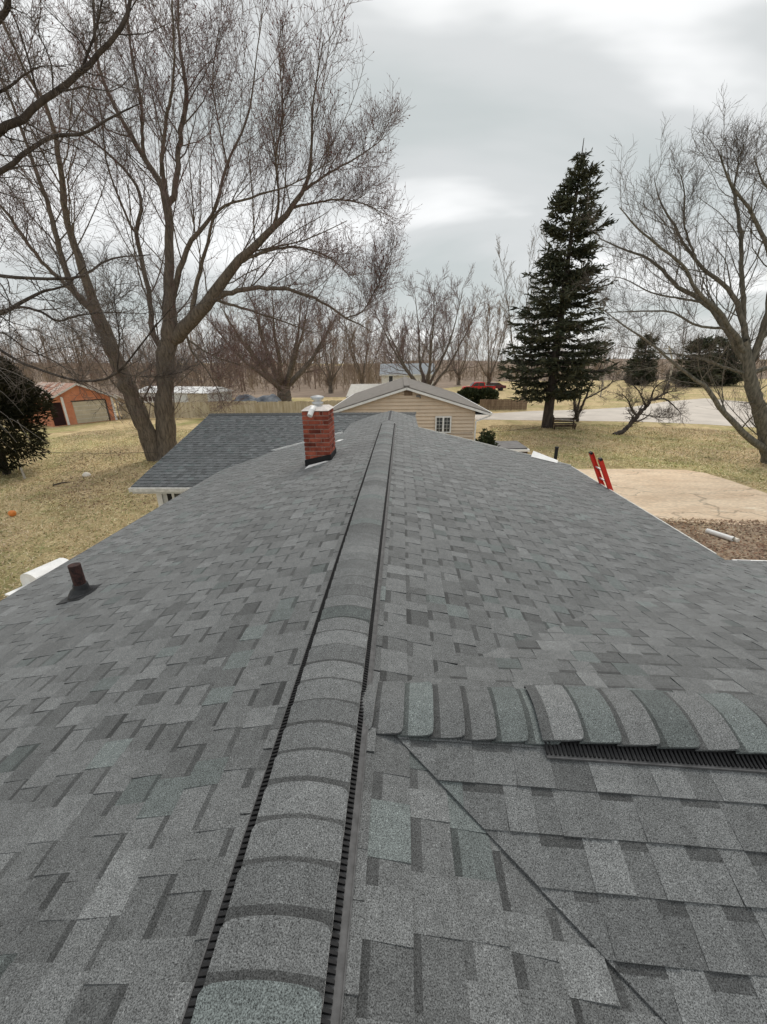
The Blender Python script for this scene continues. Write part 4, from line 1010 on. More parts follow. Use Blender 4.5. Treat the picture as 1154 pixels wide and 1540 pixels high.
# the big maple
bm = gz(247, 692)
maple = [
 [(252, 697, 62), (252, 680, 50), (249, 640, 42), (248, 590, 38), (249, 540, 38), (256, 505, 38), (256, 470, 28), (255, 430, 20)],
 [(240, 694, 46), (231, 676, 42), (204, 610, 36), (173, 536, 33), (150, 480, 30), (141, 457, 26)],
 [(262, 512, 34), (276, 497, 34), (312, 456, 30), (354, 398, 22), (411, 343, 15), (458, 286, 10), (468, 234, 7), (471, 156, 5), (486, 62, 2)],
 [(255, 500, 30), (254, 440, 26), (255, 390, 22), (250, 302, 19), (226, 252, 14), (198, 205, 11), (166, 146, 9), (146, 86, 7), (140, -20, 5)],
 [(251, 310, 15), (263, 286, 14), (270, 208, 12), (281, 140, 10), (270, 68, 7), (268, -20, 5)],
 [(247, 285, 12), (244, 240, 10), (250, 182, 8), (262, 110, 6), (259, 0, 3)],
 [(228, 256, 9), (216, 229, 9), (213, 156, 7), (198, 78, 6), (187, -20, 4)],
 [(258, 470, 17), (264, 430, 15), (275, 395, 13), (291, 359, 11), (322, 317, 8), (343, 244, 6), (374, 172, 5), (385, 94, 3), (395, 20, 2)],
 [(288, 484, 14), (292, 450, 12), (301, 405, 10), (312, 369, 8), (328, 317, 6), (380, 296, 5), (442, 276, 3), (500, 240, 2)],
 [(243, 520, 16), (230, 500, 14), (224, 442, 12), (205, 354, 10), (214, 307, 8), (192, 260, 7), (125, 203, 4), (70, 190, 2)],
 [(141, 457, 24), (125, 405, 20), (112, 366, 17), (101, 332, 15), (95, 280, 13), (86, 220, 11), (70, 160, 9), (40, 110, 7), (8, 40, 5), (-20, -30, 4)],
 [(143, 468, 18), (122, 450, 16), (104, 425, 15), (91, 384, 13), (80, 332, 12), (66, 290, 10), (45, 230, 8), (20, 160, 6), (-8, 100, 4)],
 [(120, 448, 11), (86, 415, 10), (60, 389, 9), (34, 355, 8), (10, 320, 7), (-30, 280, 5)],
 [(312, 456, 15), (335, 443, 13), (380, 434, 11), (442, 437, 8), (490, 458, 6), (520, 478, 5), (540, 487, 3), (560, 500, 1.5)],
 [(520, 478, 4), (545, 468, 3), (565, 435, 2.5), (580, 400, 1.5)],
 [(442, 312, 7), (470, 306, 5), (510, 300, 4), (551, 308, 3), (578, 322, 1.5)],
 [(458, 286, 7), (499, 258, 5), (540, 235, 3.5), (575, 210, 1.5)],
 [(354, 398, 9), (400, 378, 7), (450, 372, 5), (500, 390, 3), (530, 420, 1.5)],
 [(322, 450, 8), (370, 465, 6), (410, 478, 4), (450, 492, 2.5), (470, 500, 1.2)],
 [(280, 505, 7), (290, 530, 5), (310, 555, 3.5), (330, 590, 2), (338, 612, 1)],
 [(284, 512, 6), (320, 535, 4), (350, 545, 2.5), (400, 560, 1.2)],
 [(411, 343, 9), (420, 300, 6), (415, 240, 5), (425, 170, 3.5), (420, 90, 2)],
 [(343, 250, 5), (330, 190, 4), (320, 120, 3), (330, 40, 2)],
 [(200, 345, 6), (180, 300, 5), (160, 240, 4), (150, 160, 3), (120, 90, 2)],
]
# a tree this size: level tables
lv_big = [dict(per=20, lfac=.46, rfac=.32, rmin=.014, nseg=8, t0=.18, ang=(22, 58), up=.25, trop=.075, jit=.10, lmin=1.3, lmax=5.0, rcap=.045),
          dict(per=10, lfac=.46, rfac=.42, rmin=.008, nseg=6, t0=.10, ang=(32, 75), up=.14, trop=.09, jit=.11, lmin=.8, lmax=2.6, rcap=.016),
          dict(per=6, lfac=.6, rfac=.5, rmin=.0063, nseg=3, t0=.12, ang=(30, 70), up=.16, trop=.12, jit=.10, lmin=.4, lmax=1.3, rcap=.009)]
tree('maple_tree', 'huge bare twin trunk maple with pinkish buds beside the far roof wing', bm, traced(22.0, maple, 3, thin=.64), lv_big, 'bark', 'twig_red', 11, ntrunk=2, buds=9000, trunk_k=12)
# near tree at left, trunk outside the picture
yl = 12.5
tl = [
 [(-190, 860, 60), (-185, 700, 52), (-180, 560, 46), (-175, 420, 42), (-165, 300, 36), (-150, 160, 30), (-130, 40, 24), (-120, -100, 18)],
 [(-160, 300, 18), (-60, 222, 16), (21, 187, 14), (52, 161, 12), (91, 135, 11), (127, 101, 10), (151, 78, 9), (185, 39, 8), (198, -10, 6), (205, -60, 4)],
 [(-165, 330, 16), (-60, 290, 13), (0, 258, 11), (39, 231, 9), (78, 205, 8), (125, 200, 6), (177, 172, 4), (212, 155, 2)],
 [(125, 101, 6), (140, 60, 5), (150, 20, 4), (160, -20, 3)],
 [(-140, 100, 18), (-60, 80, 14), (0, 30, 12), (14, -10, 9), (25, -60, 6)],
 [(-175, 440, 12), (-60, 412, 9), (0, 415, 8), (39, 419, 7), (109, 418, 6), (138, 407, 5), (166, 389, 4), (226, 383, 2)],
 [(-178, 500, 14), (-60, 480, 11), (0, 470, 9), (26, 459, 8), (60, 440, 6), (100, 428, 4), (130, 400, 2)],
 [(0, 468, 7), (34, 462, 6), (65, 470, 5.5), (86, 483, 5), (117, 475, 4), (156, 470, 3), (221, 472, 1.5)],
 [(-180, 540, 12), (-60, 505, 8), (-20, 515, 7), (26, 542, 6), (68, 559, 5.5), (130, 574, 5), (177, 560, 4.5), (226, 501, 3.5), (265, 454, 1.5)],
 [(177, 560, 3.5), (179, 503, 3), (172, 450, 2), (176, 410, 1)],
 [(186, 562, 2.5), (230, 567, 1.8), (275, 560, 1)],
 [(-150, 180, 12), (-70, 150, 9), (0, 138, 6), (30, 118, 4), (60, 100, 2.5), (100, 100, 1.5)],
 [(-178, 520, 9), (-80, 560, 6), (-10, 500, 4), (40, 525, 3), (90, 548, 2), (140, 590, 1)],
]
lv_near = [dict(per=18, lfac=.32, rfac=.34, rmin=.008, nseg=8, t0=.2, ang=(25, 70), up=.05, trop=.02, jit=.2, lmin=.6, lmax=2.4, rcap=.03),
           dict(per=9, lfac=.45, rfac=.45, rmin=.005, nseg=6, t0=.12, ang=(25, 65), up=.05, trop=.03, jit=.18, lmin=.35, lmax=1.3, rcap=.012),
           dict(per=6, lfac=.55, rfac=.55, rmin=.004, nseg=3, t0=.15, ang=(25, 60), up=.05, trop=.04, jit=.16, lmin=.2, lmax=.7, rcap=.007)]
L_ = traced(yl, tl, 5, spread=.18); tb0 = np.array(L_[0][0][0]); L_[0][0][0] = np.array([tb0[0], tb0[1], -.1])
tree('shade_tree', 'dark crooked bare limbs reaching in over the lawn from a near trunk', (tb0[0], tb0[1], 0), L_, lv_near, 'darkbark', 'twig', 21, ntrunk=1, trunk_k=10)
# tree at the right
yr = 20.7
tr = [
 [(1165, 705, 42), (1160, 680, 34), (1150, 640, 27), (1134, 592, 23), (1128, 566, 22), (1125, 540, 20), (1120, 512, 12)],
 [(1163, 690, 18), (1150, 675, 16), (1130, 661, 13), (1091, 622, 10), (1063, 583, 8), (1036, 564, 6), (974, 513, 4), (939, 490, 3), (904, 463, 1.5)],
 [(1124, 545, 17), (1091, 494, 13), (1059, 455, 10), (1017, 428, 8), (982, 393, 6), (943, 377, 4), (900, 358, 2)],
 [(1122, 530, 12), (1083, 471, 10), (1052, 443, 8), (1028, 400, 6), (989, 369, 5), (958, 342, 4), (932, 312, 2)],
 [(1127, 540, 14), (1114, 471, 12), (1091, 432, 9), (1048, 393, 7), (1013, 338, 5), (992, 300, 3), (984, 268, 1.5)],
 [(1118, 480, 10), (1116, 420, 9), (1114, 354, 8), (1106, 295, 6), (1092, 262, 4), (1080, 225, 2)],
 [(1130, 545, 17), (1142, 510, 15), (1154, 470, 13), (1162, 420, 11), (1154, 370, 9), (1130, 320, 7), (1102, 280, 5), (1088, 250, 3), (1084, 222, 1.5)],
 [(1158, 440, 9), (1180, 380, 8), (1170, 300, 6), (1148, 275, 4), (1134, 235, 2)],
 [(1142, 510, 12), (1190, 470, 10), (1230, 400, 8), (1240, 310, 6), (1228, 265, 4), (1205, 225, 2)],
 [(1135, 560, 11), (1200, 540, 9), (1280, 500, 7), (1340, 430, 4), (1370, 360, 2)],
 [(1115, 560, 6), (1070, 545, 5), (1036, 535, 4), (990, 530, 2.5), (930, 520, 1.2)],
 [(1091, 494, 6), (1050, 490, 5), (1010, 470, 4), (960, 468, 3), (915, 470, 1.5)],
 [(1059, 455, 5), (1020, 448, 4), (980, 440, 3), (940, 420, 2), (905, 415, 1)],
 [(1048, 393, 5), (1030, 340, 4), (1030, 295, 3), (1024, 262, 1.5)],
 [(1102, 290, 5), (1110, 250, 3), (1110, 225, 1.5)],
]
lv_r = [dict(per=15, lfac=.42, rfac=.32, rmin=.011, nseg=8, t0=.16, ang=(25, 62), up=.22, trop=.07, jit=.14, lmin=1.0, lmax=3.4, rcap=.038),
        dict(per=9, lfac=.46, rfac=.42, rmin=.007, nseg=6, t0=.10, ang=(26, 64), up=.12, trop=.07, jit=.15, lmin=.6, lmax=1.9, rcap=.015),
        dict(per=5, lfac=.55, rfac=.5, rmin=.0054, nseg=3, t0=.12, ang=(26, 62), up=.12, trop=.08, jit=.14, lmin=.35, lmax=1.0, rcap=.008)]
tree('yard_tree', 'tall bare tree with mossy grey trunk and low crooked limb near the concrete slab', gz(1165, 703), traced(yr, tr, 8), lv_r, 'greybark', 'twig', 31, ntrunk=1, trunk_k=10)

# free standing bare trees grown without tracing
def vase(base, H, r, nst, split, spread, seed, lean=(0, 0)):
    rg = np.random.default_rng(seed); b = np.array(base, float); limbs = [([b+(0, 0, -.1), b+np.array([lean[0]*.3, lean[1]*.3, split*.5]), b+np.array([lean[0], lean[1], split])], [r*1.35, r*1.02, r])]
    top = limbs[0][0][-1]
    for i in range(nst):
        az = 2*math.pi*i/nst+rg.uniform(-.4, .4); s = spread*rg.uniform(.45, 1.05); h = H-split; hh = h*rg.uniform(.8, 1.0)*(1-.28*(s/spread)**2)
        c, s_ = math.cos(az), math.sin(az); pts = [top-np.array([0, 0, .25*split])]
        for t in (.15, .35, .6, .8, 1.0):
            o = s*(t**.75); pts.append(top+np.array([c*o+rg.normal()*.12, s_*o+rg.normal()*.12, hh*t**1.12]))
        rr = r*rg.uniform(.26, .42); limbs.append((pts, [rr*1.1, rr, rr*.7, rr*.45, rr*.25, rr*.1]))
    return limbs
lv_mid = [dict(per=14, lfac=.46, rfac=.36, rmin=.02, rcap=.06, nseg=6, t0=.2, ang=(24, 66), up=.2, trop=.05, jit=.15, lmin=1.6, lmax=5),
          dict(per=8, lfac=.42, rfac=.5, rmin=.015, nseg=5, t0=.12, ang=(25, 65), up=.15, trop=.07, jit=.15, lmin=.8, lmax=2.8),
          dict(per=6, lfac=.6, rfac=.55, rmin=.0135, nseg=3, t0=.2, ang=(25, 60), up=.2, trop=.12, jit=.12, lmin=.3, lmax=1.1)]
def top_z(x, y, Y): return atY(x, y, Y)[2]
b1 = atY(428, 600, 50); b1[2] = 0
tree('maple_tree', 'bare spreading tree with short thick trunk behind the board fence', b1, vase(b1, top_z(428, 408, 50), .78, 11, 2.6, 7.6, 41), lv_mid, 'bark', 'twig_red', 42, buds=3000)
b2 = atY(641, 575, 46); b2[2] = 0
tree('maple_tree', 'bare vase shaped tree with several stems rising behind the tan house', b2, vase(b2, top_z(641, 404, 46), .55, 7, 2.2, 6.8, 52), lv_mid, 'bark', 'twig_red', 53, buds=3000)
lv_far = [dict(per=10, lfac=.42, rfac=.36, rmin=.03, rcap=.08, nseg=6, t0=.25, ang=(20, 50), up=.3, trop=.1, jit=.12, lmin=.8, lmax=5),
          dict(per=7, lfac=.45, rfac=.5, rmin=.02, nseg=4, t0=.15, ang=(22, 55), up=.25, trop=.1, jit=.12, lmin=.6, lmax=2.6),
          dict(per=5, lfac=.5, rfac=.55, rmin=.02, nseg=3, t0=.2, ang=(25, 60), up=.2, trop=.12, jit=.12, lmin=.4, lmax=1.2)]
for k, (x, yt, Y, sp, m, lab) in enumerate([
    (735, 430, 78, 5.5, 'wood_twig', 'bare brown tree standing behind the red truck'),
    (790, 335, 60, 6.0, 'pale_twig', 'pale tall bare tree showing behind the big spruce'),
    (545, 452, 80, 6, 'wood_twig', 'brown bare tree standing left of the white cottage'),
    (497, 446, 72, 4, 'wood_twig', 'slim brown bare tree behind the chimney top'),
    (330, 470, 85, 7, 'wood_twig', 'brown bare tree rising behind the tarp covered boat'),
    (120, 455, 80, 7, 'wood_twig', 'brown bare tree rising behind the red garage'),
    (690, 440, 95, 7, 'wood_twig', 'brown bare tree beyond the tan house roof, left of the red truck'),
    (600, 470, 100, 6, 'pale_twig', 'pale bare tree standing behind the white cottage')]):
    b = atY(x, 580, Y); b[2] = 0
    tree('bare_tree', lab, b, vase(b, top_z(x, yt, Y), .32, 6, 2.5, sp, 60+k), lv_far, 'bark', m, 70+k, group='bare trees beyond the fences')
# multi stem small tree and the leaning one
b = gz(868, 634)
small = traced(b[1], [[(868, 636, 8), (868, 622, 7), (866, 612, 6)], [(867, 624, 6), (864, 600, 5), (868, 575, 3), (862, 540, 2), (858, 505, 1)], [(869, 625, 6), (880, 600, 5), (890, 575, 3), (905, 545, 2), (900, 510, 1)],
    [(868, 618, 5), (874, 590, 4), (878, 560, 3), (882, 525, 2), (884, 490, 1)], [(880, 600, 4), (900, 590, 3), (918, 578, 2), (925, 560, 1)], [(865, 605, 3), (845, 580, 2.5), (832, 555, 2), (822, 530, 1)]], 14, .3)
lv_s = [dict(per=10, lfac=.42, rfac=.45, rmin=.016, nseg=6, t0=.2, ang=(25, 65), up=.1, trop=.03, jit=.18, lmin=.5, lmax=2.2),
        dict(per=8, lfac=.5, rfac=.5, rmin=.009, nseg=5, t0=.15, ang=(25, 65), up=.05, trop=.02, jit=.2, lmin=.5, lmax=1.8),
        dict(per=5, lfac=.55, rfac=.55, rmin=.008, nseg=3, t0=.2, ang=(25, 60), up=.05, trop=.02, jit=.18, lmin=.2, lmax=.7)]
tree('small_tree', 'small bare tree with several thin stems beside the wooden bench', b, small, lv_s, 'darkbark', 'twig', 81)
b = gz(926, 654)
leanr = traced(b[1], [[(924, 655, 11), (940, 646, 9), (957, 628, 8), (972, 612, 7), (980, 598, 6)], [(958, 626, 5), (949, 612, 4), (945, 602, 2.5), (935, 592, 1)], [(978, 602, 5), (1000, 600, 4), (1015, 612, 2.5), (1025, 622, 1)],
    [(980, 598, 5), (984, 585, 3), (995, 575, 2), (1010, 570, 1)], [(972, 612, 4), (962, 590, 3), (950, 578, 1.5), (940, 575, 1)], [(985, 600, 4), (1005, 590, 3), (1020, 588, 1.5)], [(962, 622, 2.5), (985, 627, 2), (1010, 628, 1)]], 15, .4)
tree('small_tree', 'small bare tree with a strongly leaning trunk on the lawn', b, leanr, lv_s, 'darkbark', 'twig', 82)

# ------------------------------------------------------------------ evergreens
def leaf_quads(C, Dr, L, Wd, rg):
    a = unit(np.cross(Dr, rg.normal(size=Dr.shape)))*Wd[:, None]/2
    return np.stack([C, C+Dr*L[:, None]*.45+a, C+Dr*L[:, None], C+Dr*L[:, None]*.45-a], 1).reshape(-1, 3), np.arange(len(C)*4).reshape(-1, 4)
def conifer(name, label, base, H, rmax, nb, seed, low=.09, m='spruce', per=30, ls=.42, wd=.13, power=.85, group=None, trunk_r=.36):
    rg = np.random.default_rng(seed); root = thing(name, label, 'tree', base, group); b = np.array(base, float)
    P, R = resample([b+(0, 0, -.1), b+(0, 0, H*.4), b+(0, 0, H*1.03)], [trunk_r*1.15, trunk_r*.7, .02], 20); V, Q = tubes([(P[None], R[None], 12)]); quadmesh('trunk', V, Q, 'darkbark', root, smooth=True)
    t = low+(1-low)*(1-rg.random(nb)**.62); t = np.sort(t); t = t+(np.round(t*H/.55)*.55/H-t)*.75
    az = rg.random(nb)*2*math.pi
    Rr = rmax*(1-t)**power*(.72+.38*rg.random(nb))*(1+.18*np.sin(az*3+t*40)); Rr = Rr+.12
    low_f = np.clip((t-low)/.10, .62, 1); Rr *= low_f
    n = 7; s = np.linspace(0, 1, n)[None, :]
    rise = np.where(t > .7, .25, -.18)[:, None]
    r = Rr[:, None]*s; z = t[:, None]*H+Rr[:, None]*(rise*s+ .18*s**3)+.15
    PB = np.stack([b[0]+np.cos(az)[:, None]*r, b[1]+np.sin(az)[:, None]*r, b[2]+z], -1); PB[:, 1:] += rg.normal(size=PB[:, 1:].shape)*.05
    RB = (.012+.009*Rr)[:, None]*np.linspace(1, .3, n)[None, :]; V, Q = tubes([(PB, RB, 4)]); quadmesh('limbs', V, Q, 'darkbark', root)
    cnt = nb*per; bi = np.repeat(np.arange(nb), per); u = .12+.88*rg.random(cnt)**.8; f = u*(n-1); i0 = np.minimum(f.astype(int), n-2); fr = (f-i0)[:, None]
    c = PB[bi, i0]*(1-fr)+PB[bi, i0+1]*fr; d = unit(PB[bi, i0+1]-PB[bi, i0]); side = unit(np.cross(d, [0, 0, 1.]))*rg.choice([-1, 1], cnt)[:, None]
    dd = unit(d*rg.uniform(.4, 1.1, cnt)[:, None]+side*rg.uniform(.1, 1.0, cnt)[:, None]+np.array([0, 0, 1.])*rg.uniform(-.45, .25, cnt)[:, None])
    sz = np.minimum(1, .45+Rr[bi]/2.2)
    V, Q = leaf_quads(c, dd, ls*sz*rg.uniform(.6, 1.5, cnt), wd*sz*rg.uniform(.6, 1.4, cnt), rg); c2 = V[2::4]; k2 = rg.random(len(c2)) < .8
    V2, Q2 = leaf_quads(c2[k2]-dd[k2]*.12, unit(dd[k2]+rg.normal(size=dd[k2].shape)*.6), ls*.6*sz[k2], wd*.8*sz[k2], rg)
    quadmesh('needles', np.vstack([V, V2]), np.vstack([Q, Q2+len(V)]), m, root)
    return root
bs = gz(822, 643); Hs = atY(854, 224, bs[1])[2]
lean_top = atY(854, 224, bs[1])[0]-bs[0]
conifer('spruce_tree', 'tall dark green spruce with drooping limbs standing on the lawn', bs, Hs, 4.9, 390, 91, low=.12, per=36, ls=.5, wd=.12)
bc = atY(961, 576, 92); bc[2] = 0
conifer('pine_tree', 'dark columnar conifer beyond the road, left of the wide pine', bc, atY(961, 505, 92)[2], 3.0, 160, 92, low=.03, per=26, ls=.8, wd=.24, power=.55, trunk_r=.3, m='pine')
for k, (x, y, Y, r) in enumerate([(1042, 512, 85, 4.2), (1078, 510, 88, 4.6)]):
    bc = atY(x, 573, Y); bc[2] = 0
    conifer('pine_tree', ['broad dark pine beyond the road, next to the pale utility pole', 'broad dark pine beyond the road, right behind the mossy grey trunk'][k], bc, atY(x, y, Y)[2], r, 170, 93+k, low=.04, per=26, ls=.85, wd=.26, power=.5, trunk_r=.35, m='pine', group='broad pines across the road')
def bush(name, label, base, rx, ry, h, n, seed, m, cat='shrub', ls=.16, wd=.07, lump=.25, group=None, parent=None, z0=.05, stems=True):
    rg = np.random.default_rng(seed); b = np.array(base, float); root = parent or thing(name, label, cat, base, group)
    v = unit(rg.normal(size=(n, 3))); v[:, 2] = np.abs(v[:, 2])*rg.choice([1, 1, 1, -1], n)
    lum = 1+lump*(np.sin(v[:, 0]*5+seed)*np.cos(v[:, 1]*4+v[:, 2]*6))+lump*.4*np.sin(v[:, 0]*13+v[:, 2]*11)
    rr = (1-.6*rg.random(n)**2)*lum
    c = b+np.stack([v[:, 0]*rx*rr, v[:, 1]*ry*rr, h*.5+v[:, 2]*h*.5*np.minimum(rr, 1.12)], 1); c[:, 2] = np.maximum(c[:, 2], b[2]+z0)
    d = unit(v+rg.normal(size=v.shape)*.6+np.array([0, 0, .3]))
    V, Q = leaf_quads(c, d, ls*rg.uniform(.6, 1.4, n), wd*rg.uniform(.6, 1.4, n), rg)
    if stems:
        lim = []
        for i in range(5):
            a = i*1.26; lim.append(resample([b+(0, 0, -.05), b+np.array([math.cos(a)*rx*.25, math.sin(a)*ry*.25, h*.4]), b+np.array([math.cos(a)*rx*.5, math.sin(a)*ry*.5, h*.8])], [.05, .03, .012], 6))
        P, R = zip(*lim); Vt, Qt = tubes([(np.array(P), np.array(R), 5)]); quadmesh('stems', Vt, Qt, 'darkbark', root)
    quadmesh('foliage', V, Q, m, root); return root
be = np.array([-19.75, 18.6, 0.])
er = thing('evergreen_tree', 'dense dark evergreen with bare pale vines at the edge of the lawn', 'tree', be)
he = atY(20, 505, 18.6)[2]
P, R = resample([be+(0, 0, -.1), be+(.1, 0, he*.5), be+(.1, 0, he*.85)], [.16, .12, .04], 12); V, Q = tubes([(P[None], R[None], 10)]); quadmesh('trunk', V, Q, 'darkbark', er)
bush('', '', be+(0, 0, .35), 2.05, 2.1, he-.35-1.0, 30000, 95, 'yew', parent=er, ls=.26, wd=.06, lump=.24, z0=.1, stems=False)
rg = np.random.default_rng(96); vn = []
for i in range(46):
    a = rg.uniform(-2.6, .6); h0 = rg.uniform(.3, 1.0)*he; p = be+np.array([2.2*math.cos(a)*rg.uniform(.3, 1), -2.1*abs(math.sin(a)), h0]); pts = [p]
    d = np.array([rg.uniform(-.2, 1), -.2, rg.uniform(-.1, .6)])
    for s in range(5): d = d+np.array([rg.normal()*.25, rg.normal()*.15, -.28]); pts.append(pts[-1]+d*.32)
    vn.append(resample(pts, [.016, .014, .012, .01, .008, .005], 12))
P, R = zip(*vn); V, Q = tubes([(np.array(P), np.array(R), 4)]); quadmesh('vines', V, Q, 'pale_twig', er)
mb = MB(); sp_ = gz(38, 720); mb.tube([sp_+(0, 0, -.05), sp_+(-.03, 0, .55)], [.05, .045], 8); tag(mb.build('stake', 'pole'), 'short pale stake standing under the dark evergreen', 'stake')
for x, lab in ((706, 'rounded clipped shrub in front of the truck, next to the tan house roof'), (729, 'darker clipped shrub behind the short brown fence')):
    b = gz(x, 606.5); bush('shrub', lab, b, 1.55, 1.3, 1.75, 3500, int(x), 'shrub', ls=.3, wd=.16, lump=.08)
b = gz(733, 672); b = np.array([atY(733, 660, 19.5)[0], 19.5, 0.]); bush('shrub', 'small dark bronze shrub beside the downspout corner of the tan house', b, .42, .4, atY(733, 650, 19.5)[2], 2200, 97, 'shrub', ls=.14, wd=.07)

# the far wood beyond the yards
def wood(name, seed, spots, per1=22, per2=5, m='wood_twig', lab=None):
    rg = np.random.default_rng(seed); n = len(spots); B = np.array(spots, float)      # x,y,z,h
    s = np.linspace(0, 1, 7)[None, :, None]; top = np.stack([rg.normal(size=n)*.6, rg.normal(size=n)*.6, B[:, 3]], 1)
    P = B[:, None, :3]+s*top[:, None, :]; P[:, 1:] += rg.normal(size=P[:, 1:].shape)*.12
    R = np.maximum(.0085*B[:, 3:4]*np.linspace(1.1, .12, 7)[None, :], .02)
    P1, R1 = children(rg, P, R, per1, .46, .4, .026, nseg=4, t0=.12, ang=(35, 78), up=.2, trop=.07, jit=.12, lmin=1.0, lmax=5)
    P2, R2 = children(rg, P1, R1, per2, .58, .5, .022, nseg=3, t0=.1, ang=(28, 68), up=.15, trop=.08, jit=.18, lmin=.9, lmax=3.0)
    V, Q = tubes([(P, R, 5), (P1, R1, 3), (P2, R2, 3)]); o = quadmesh(name, V, Q, m, kind='stuff'); return tag(o, lab, 'wood')
rg = np.random.default_rng(5); sp1 = []; sp3 = []
for i in range(470):
    x = rg.uniform(-165, 140); y = rg.uniform(76, 138)
    if x > 22 and y < 116: continue
    if abs(x-8) < 14 and y < 92: continue
    sp1.append((x, y, float(terrain(x, y)), rg.choice([7, 9, 10, 11, 12.5, 14.5])*rg.uniform(.85, 1.1)*(1.05 if x < -20 else .92)))
wa = wood('woodland', 6, sp1, 13, 5, 'wood_twig', 'brown leafless wood stretching across behind the houses')
wb = wa.copy(); COL.objects.link(wb); wb.location = (-11, 5.5, 0); wb['label'] = 'deeper rows of brown leafless trunks filling in behind the houses'
for i in range(420):
    x = rg.uniform(-130, 150); y = rg.uniform(65, 96) if x < 4 else rg.uniform(112, 124)
    if -22 < x < -9 and y < 70: continue
    sp3.append((x, y, float(terrain(x, y))-.1, rg.uniform(2.0, 5.6)))
ta = wood('thicket', 7, sp3, 8, 3, 'brush', 'tangled tan brush along the foot of the far wood')
tb_ = ta.copy(); COL.objects.link(tb_); tb_.location = (-7, 4.5, 0); tb_['label'] = 'second band of tan brush set back among the first trunks of the wood'
sp2 = []
for i in range(560):
    x = rg.uniform(-300, 330); y = rg.uniform(145, 290); sp2.append((x, y, float(terrain(x, y))-.2, rg.uniform(9, 16)))
wood('woodland', 8, sp2, 10, 2, 'pale_twig', 'grey leafless wood on the low far hill')

# ------------------------------------------------------------------ yard things
bb = gz(849, 646); be_ = thing('bench', 'dark weathered wooden bench beside the spruce trunk', 'bench', bb)
x0, y0 = bb[0], bb[1]
mb = MB(); mb.box(x0-.85, x0+.85, y0-.05, y0+.40, .40, .45); mb.build('seat', 'darkwood', be_)
for i in range(3): mb = MB(); mb.box(x0-.85, x0+.85, y0+.38, y0+.42, .52+i*.12, .61+i*.12); mb.build('back_slat', 'darkwood', be_)
mb = MB(); mb.box(x0-.85, x0+.85, y0-.07, y0-.052, .22, .38); mb.build('front_rail', 'darkwood', be_)
for sx in (-.78, .78):
    for sy, h in ((0, .40), (.36, .9)): mb = MB(); mb.beam((x0+sx, y0+sy, 0), (x0+sx, y0+sy, h), .08, .08); mb.build('leg', 'darkwood', be_)
sp_ = gz(828, 643); mb = MB(); mb.tube([sp_+(0, 0, -.05), sp_+(0, 0, .5), sp_+(.05, 0, .95), sp_+(.1, 0, 1.0)], [.16, .13, .12, .05], 9); tag(mb.build('stump', 'darkwood'), 'dark upright stump between the spruce trunk and the bench', 'stump')
# covered tub
c0 = atY(757, 664, 20.5); tub = thing('hot_tub', 'low square tub with flat grey cover and white rim past the roof edge', 'hot tub', (c0[0], 20.5, 0))
zt_ = 1.0; X0, X1 = c0[0]-1.05, c0[0]+1.05
mb = MB(); mb.box(X0+.06, X1-.06, 19.55, 21.45, 0, zt_-.08); mb.build('cabinet', 'darkwood', tub)
mb = MB(); 
for a in ((X0, X1, 19.45, 19.53), (X0, X1, 21.47, 21.55), (X0, X0+.08, 19.53, 21.47), (X1-.08, X1, 19.53, 21.47)): mb.box(*a, zt_-.10, zt_)
mb.build('rim', 'white', tub)
mb = MB()
for a, b in ((X0+.09, c0[0]-.01), (c0[0]+.01, X1-.09)): mb.hexa([(a, 19.55, zt_-.02), (b, 19.55, zt_-.02), (b, 21.45, zt_-.02), (a, 21.45, zt_-.02)], [(a, 19.55, zt_+.05), (b, 19.55, zt_+.07), (b, 21.45, zt_+.07), (a, 21.45, zt_+.05)])
mb.build('cover', 'tubcover', tub)
# white downspout length on the leaf litter
pa, pb = gz(1063, 798, .10), gz(1103, 811, .10); pa[2] = pb[2] = .10
mb = MB(); mb.tube([pa, pb], [.075, .075], 14, caps=False); mb.tube([pa+(pb-pa)*.002, pb-(pb-pa)*.002], [.062, .062], 14, caps=False); dsp = mb.build('pipe_length', 'white'); tag(dsp, 'white metal pipe length lying on the brown leaf litter', 'pipe')
for v in dsp.data.polygons: v.use_smooth = True
lp = gz(1106, 815); mb = MB(); mb.tube([lp+(-.05, .12, .07), lp+(0, -.08, .07)], [.07, .065], 10); tag(mb.build('log_piece', 'stone'), 'short pale cut log end beside the white pipe', 'log')
# lawn bits
p = gz(20, 776); V = MB(); V.tube([p+(0, 0, .0), p+(0, 0, .05), p+(0, 0, .12), p+(0, 0, .19), p+(0, 0, .215)], [.06, .105, .12, .085, .01], 14); tag(V.build('ball', 'orange', smooth=True), 'small orange ball lying on the dead lawn', 'ball')
p = gz(131, 716); V = MB(); V.tube([p+(0, 0, -.02), p+(0, 0, .07), p+(.02, 0, .15), p+(.03, 0, .2)], [.17, .19, .13, .03], 8); tag(V.build('stone', 'stone'), 'pale rounded stone on the lawn near the dark evergreen', 'stone')
a, b = gz(80, 731), gz(108, 726); V = MB(); V.tube([a+(0, 0, .04), (a+b)/2+(0, 0.05, .07), b+(0, 0, .04)], [.035, .03, .018], 7); tag(V.build('fallen_branch', 'darkbark'), 'dark fallen branch lying on the lawn before the evergreen', 'branch')
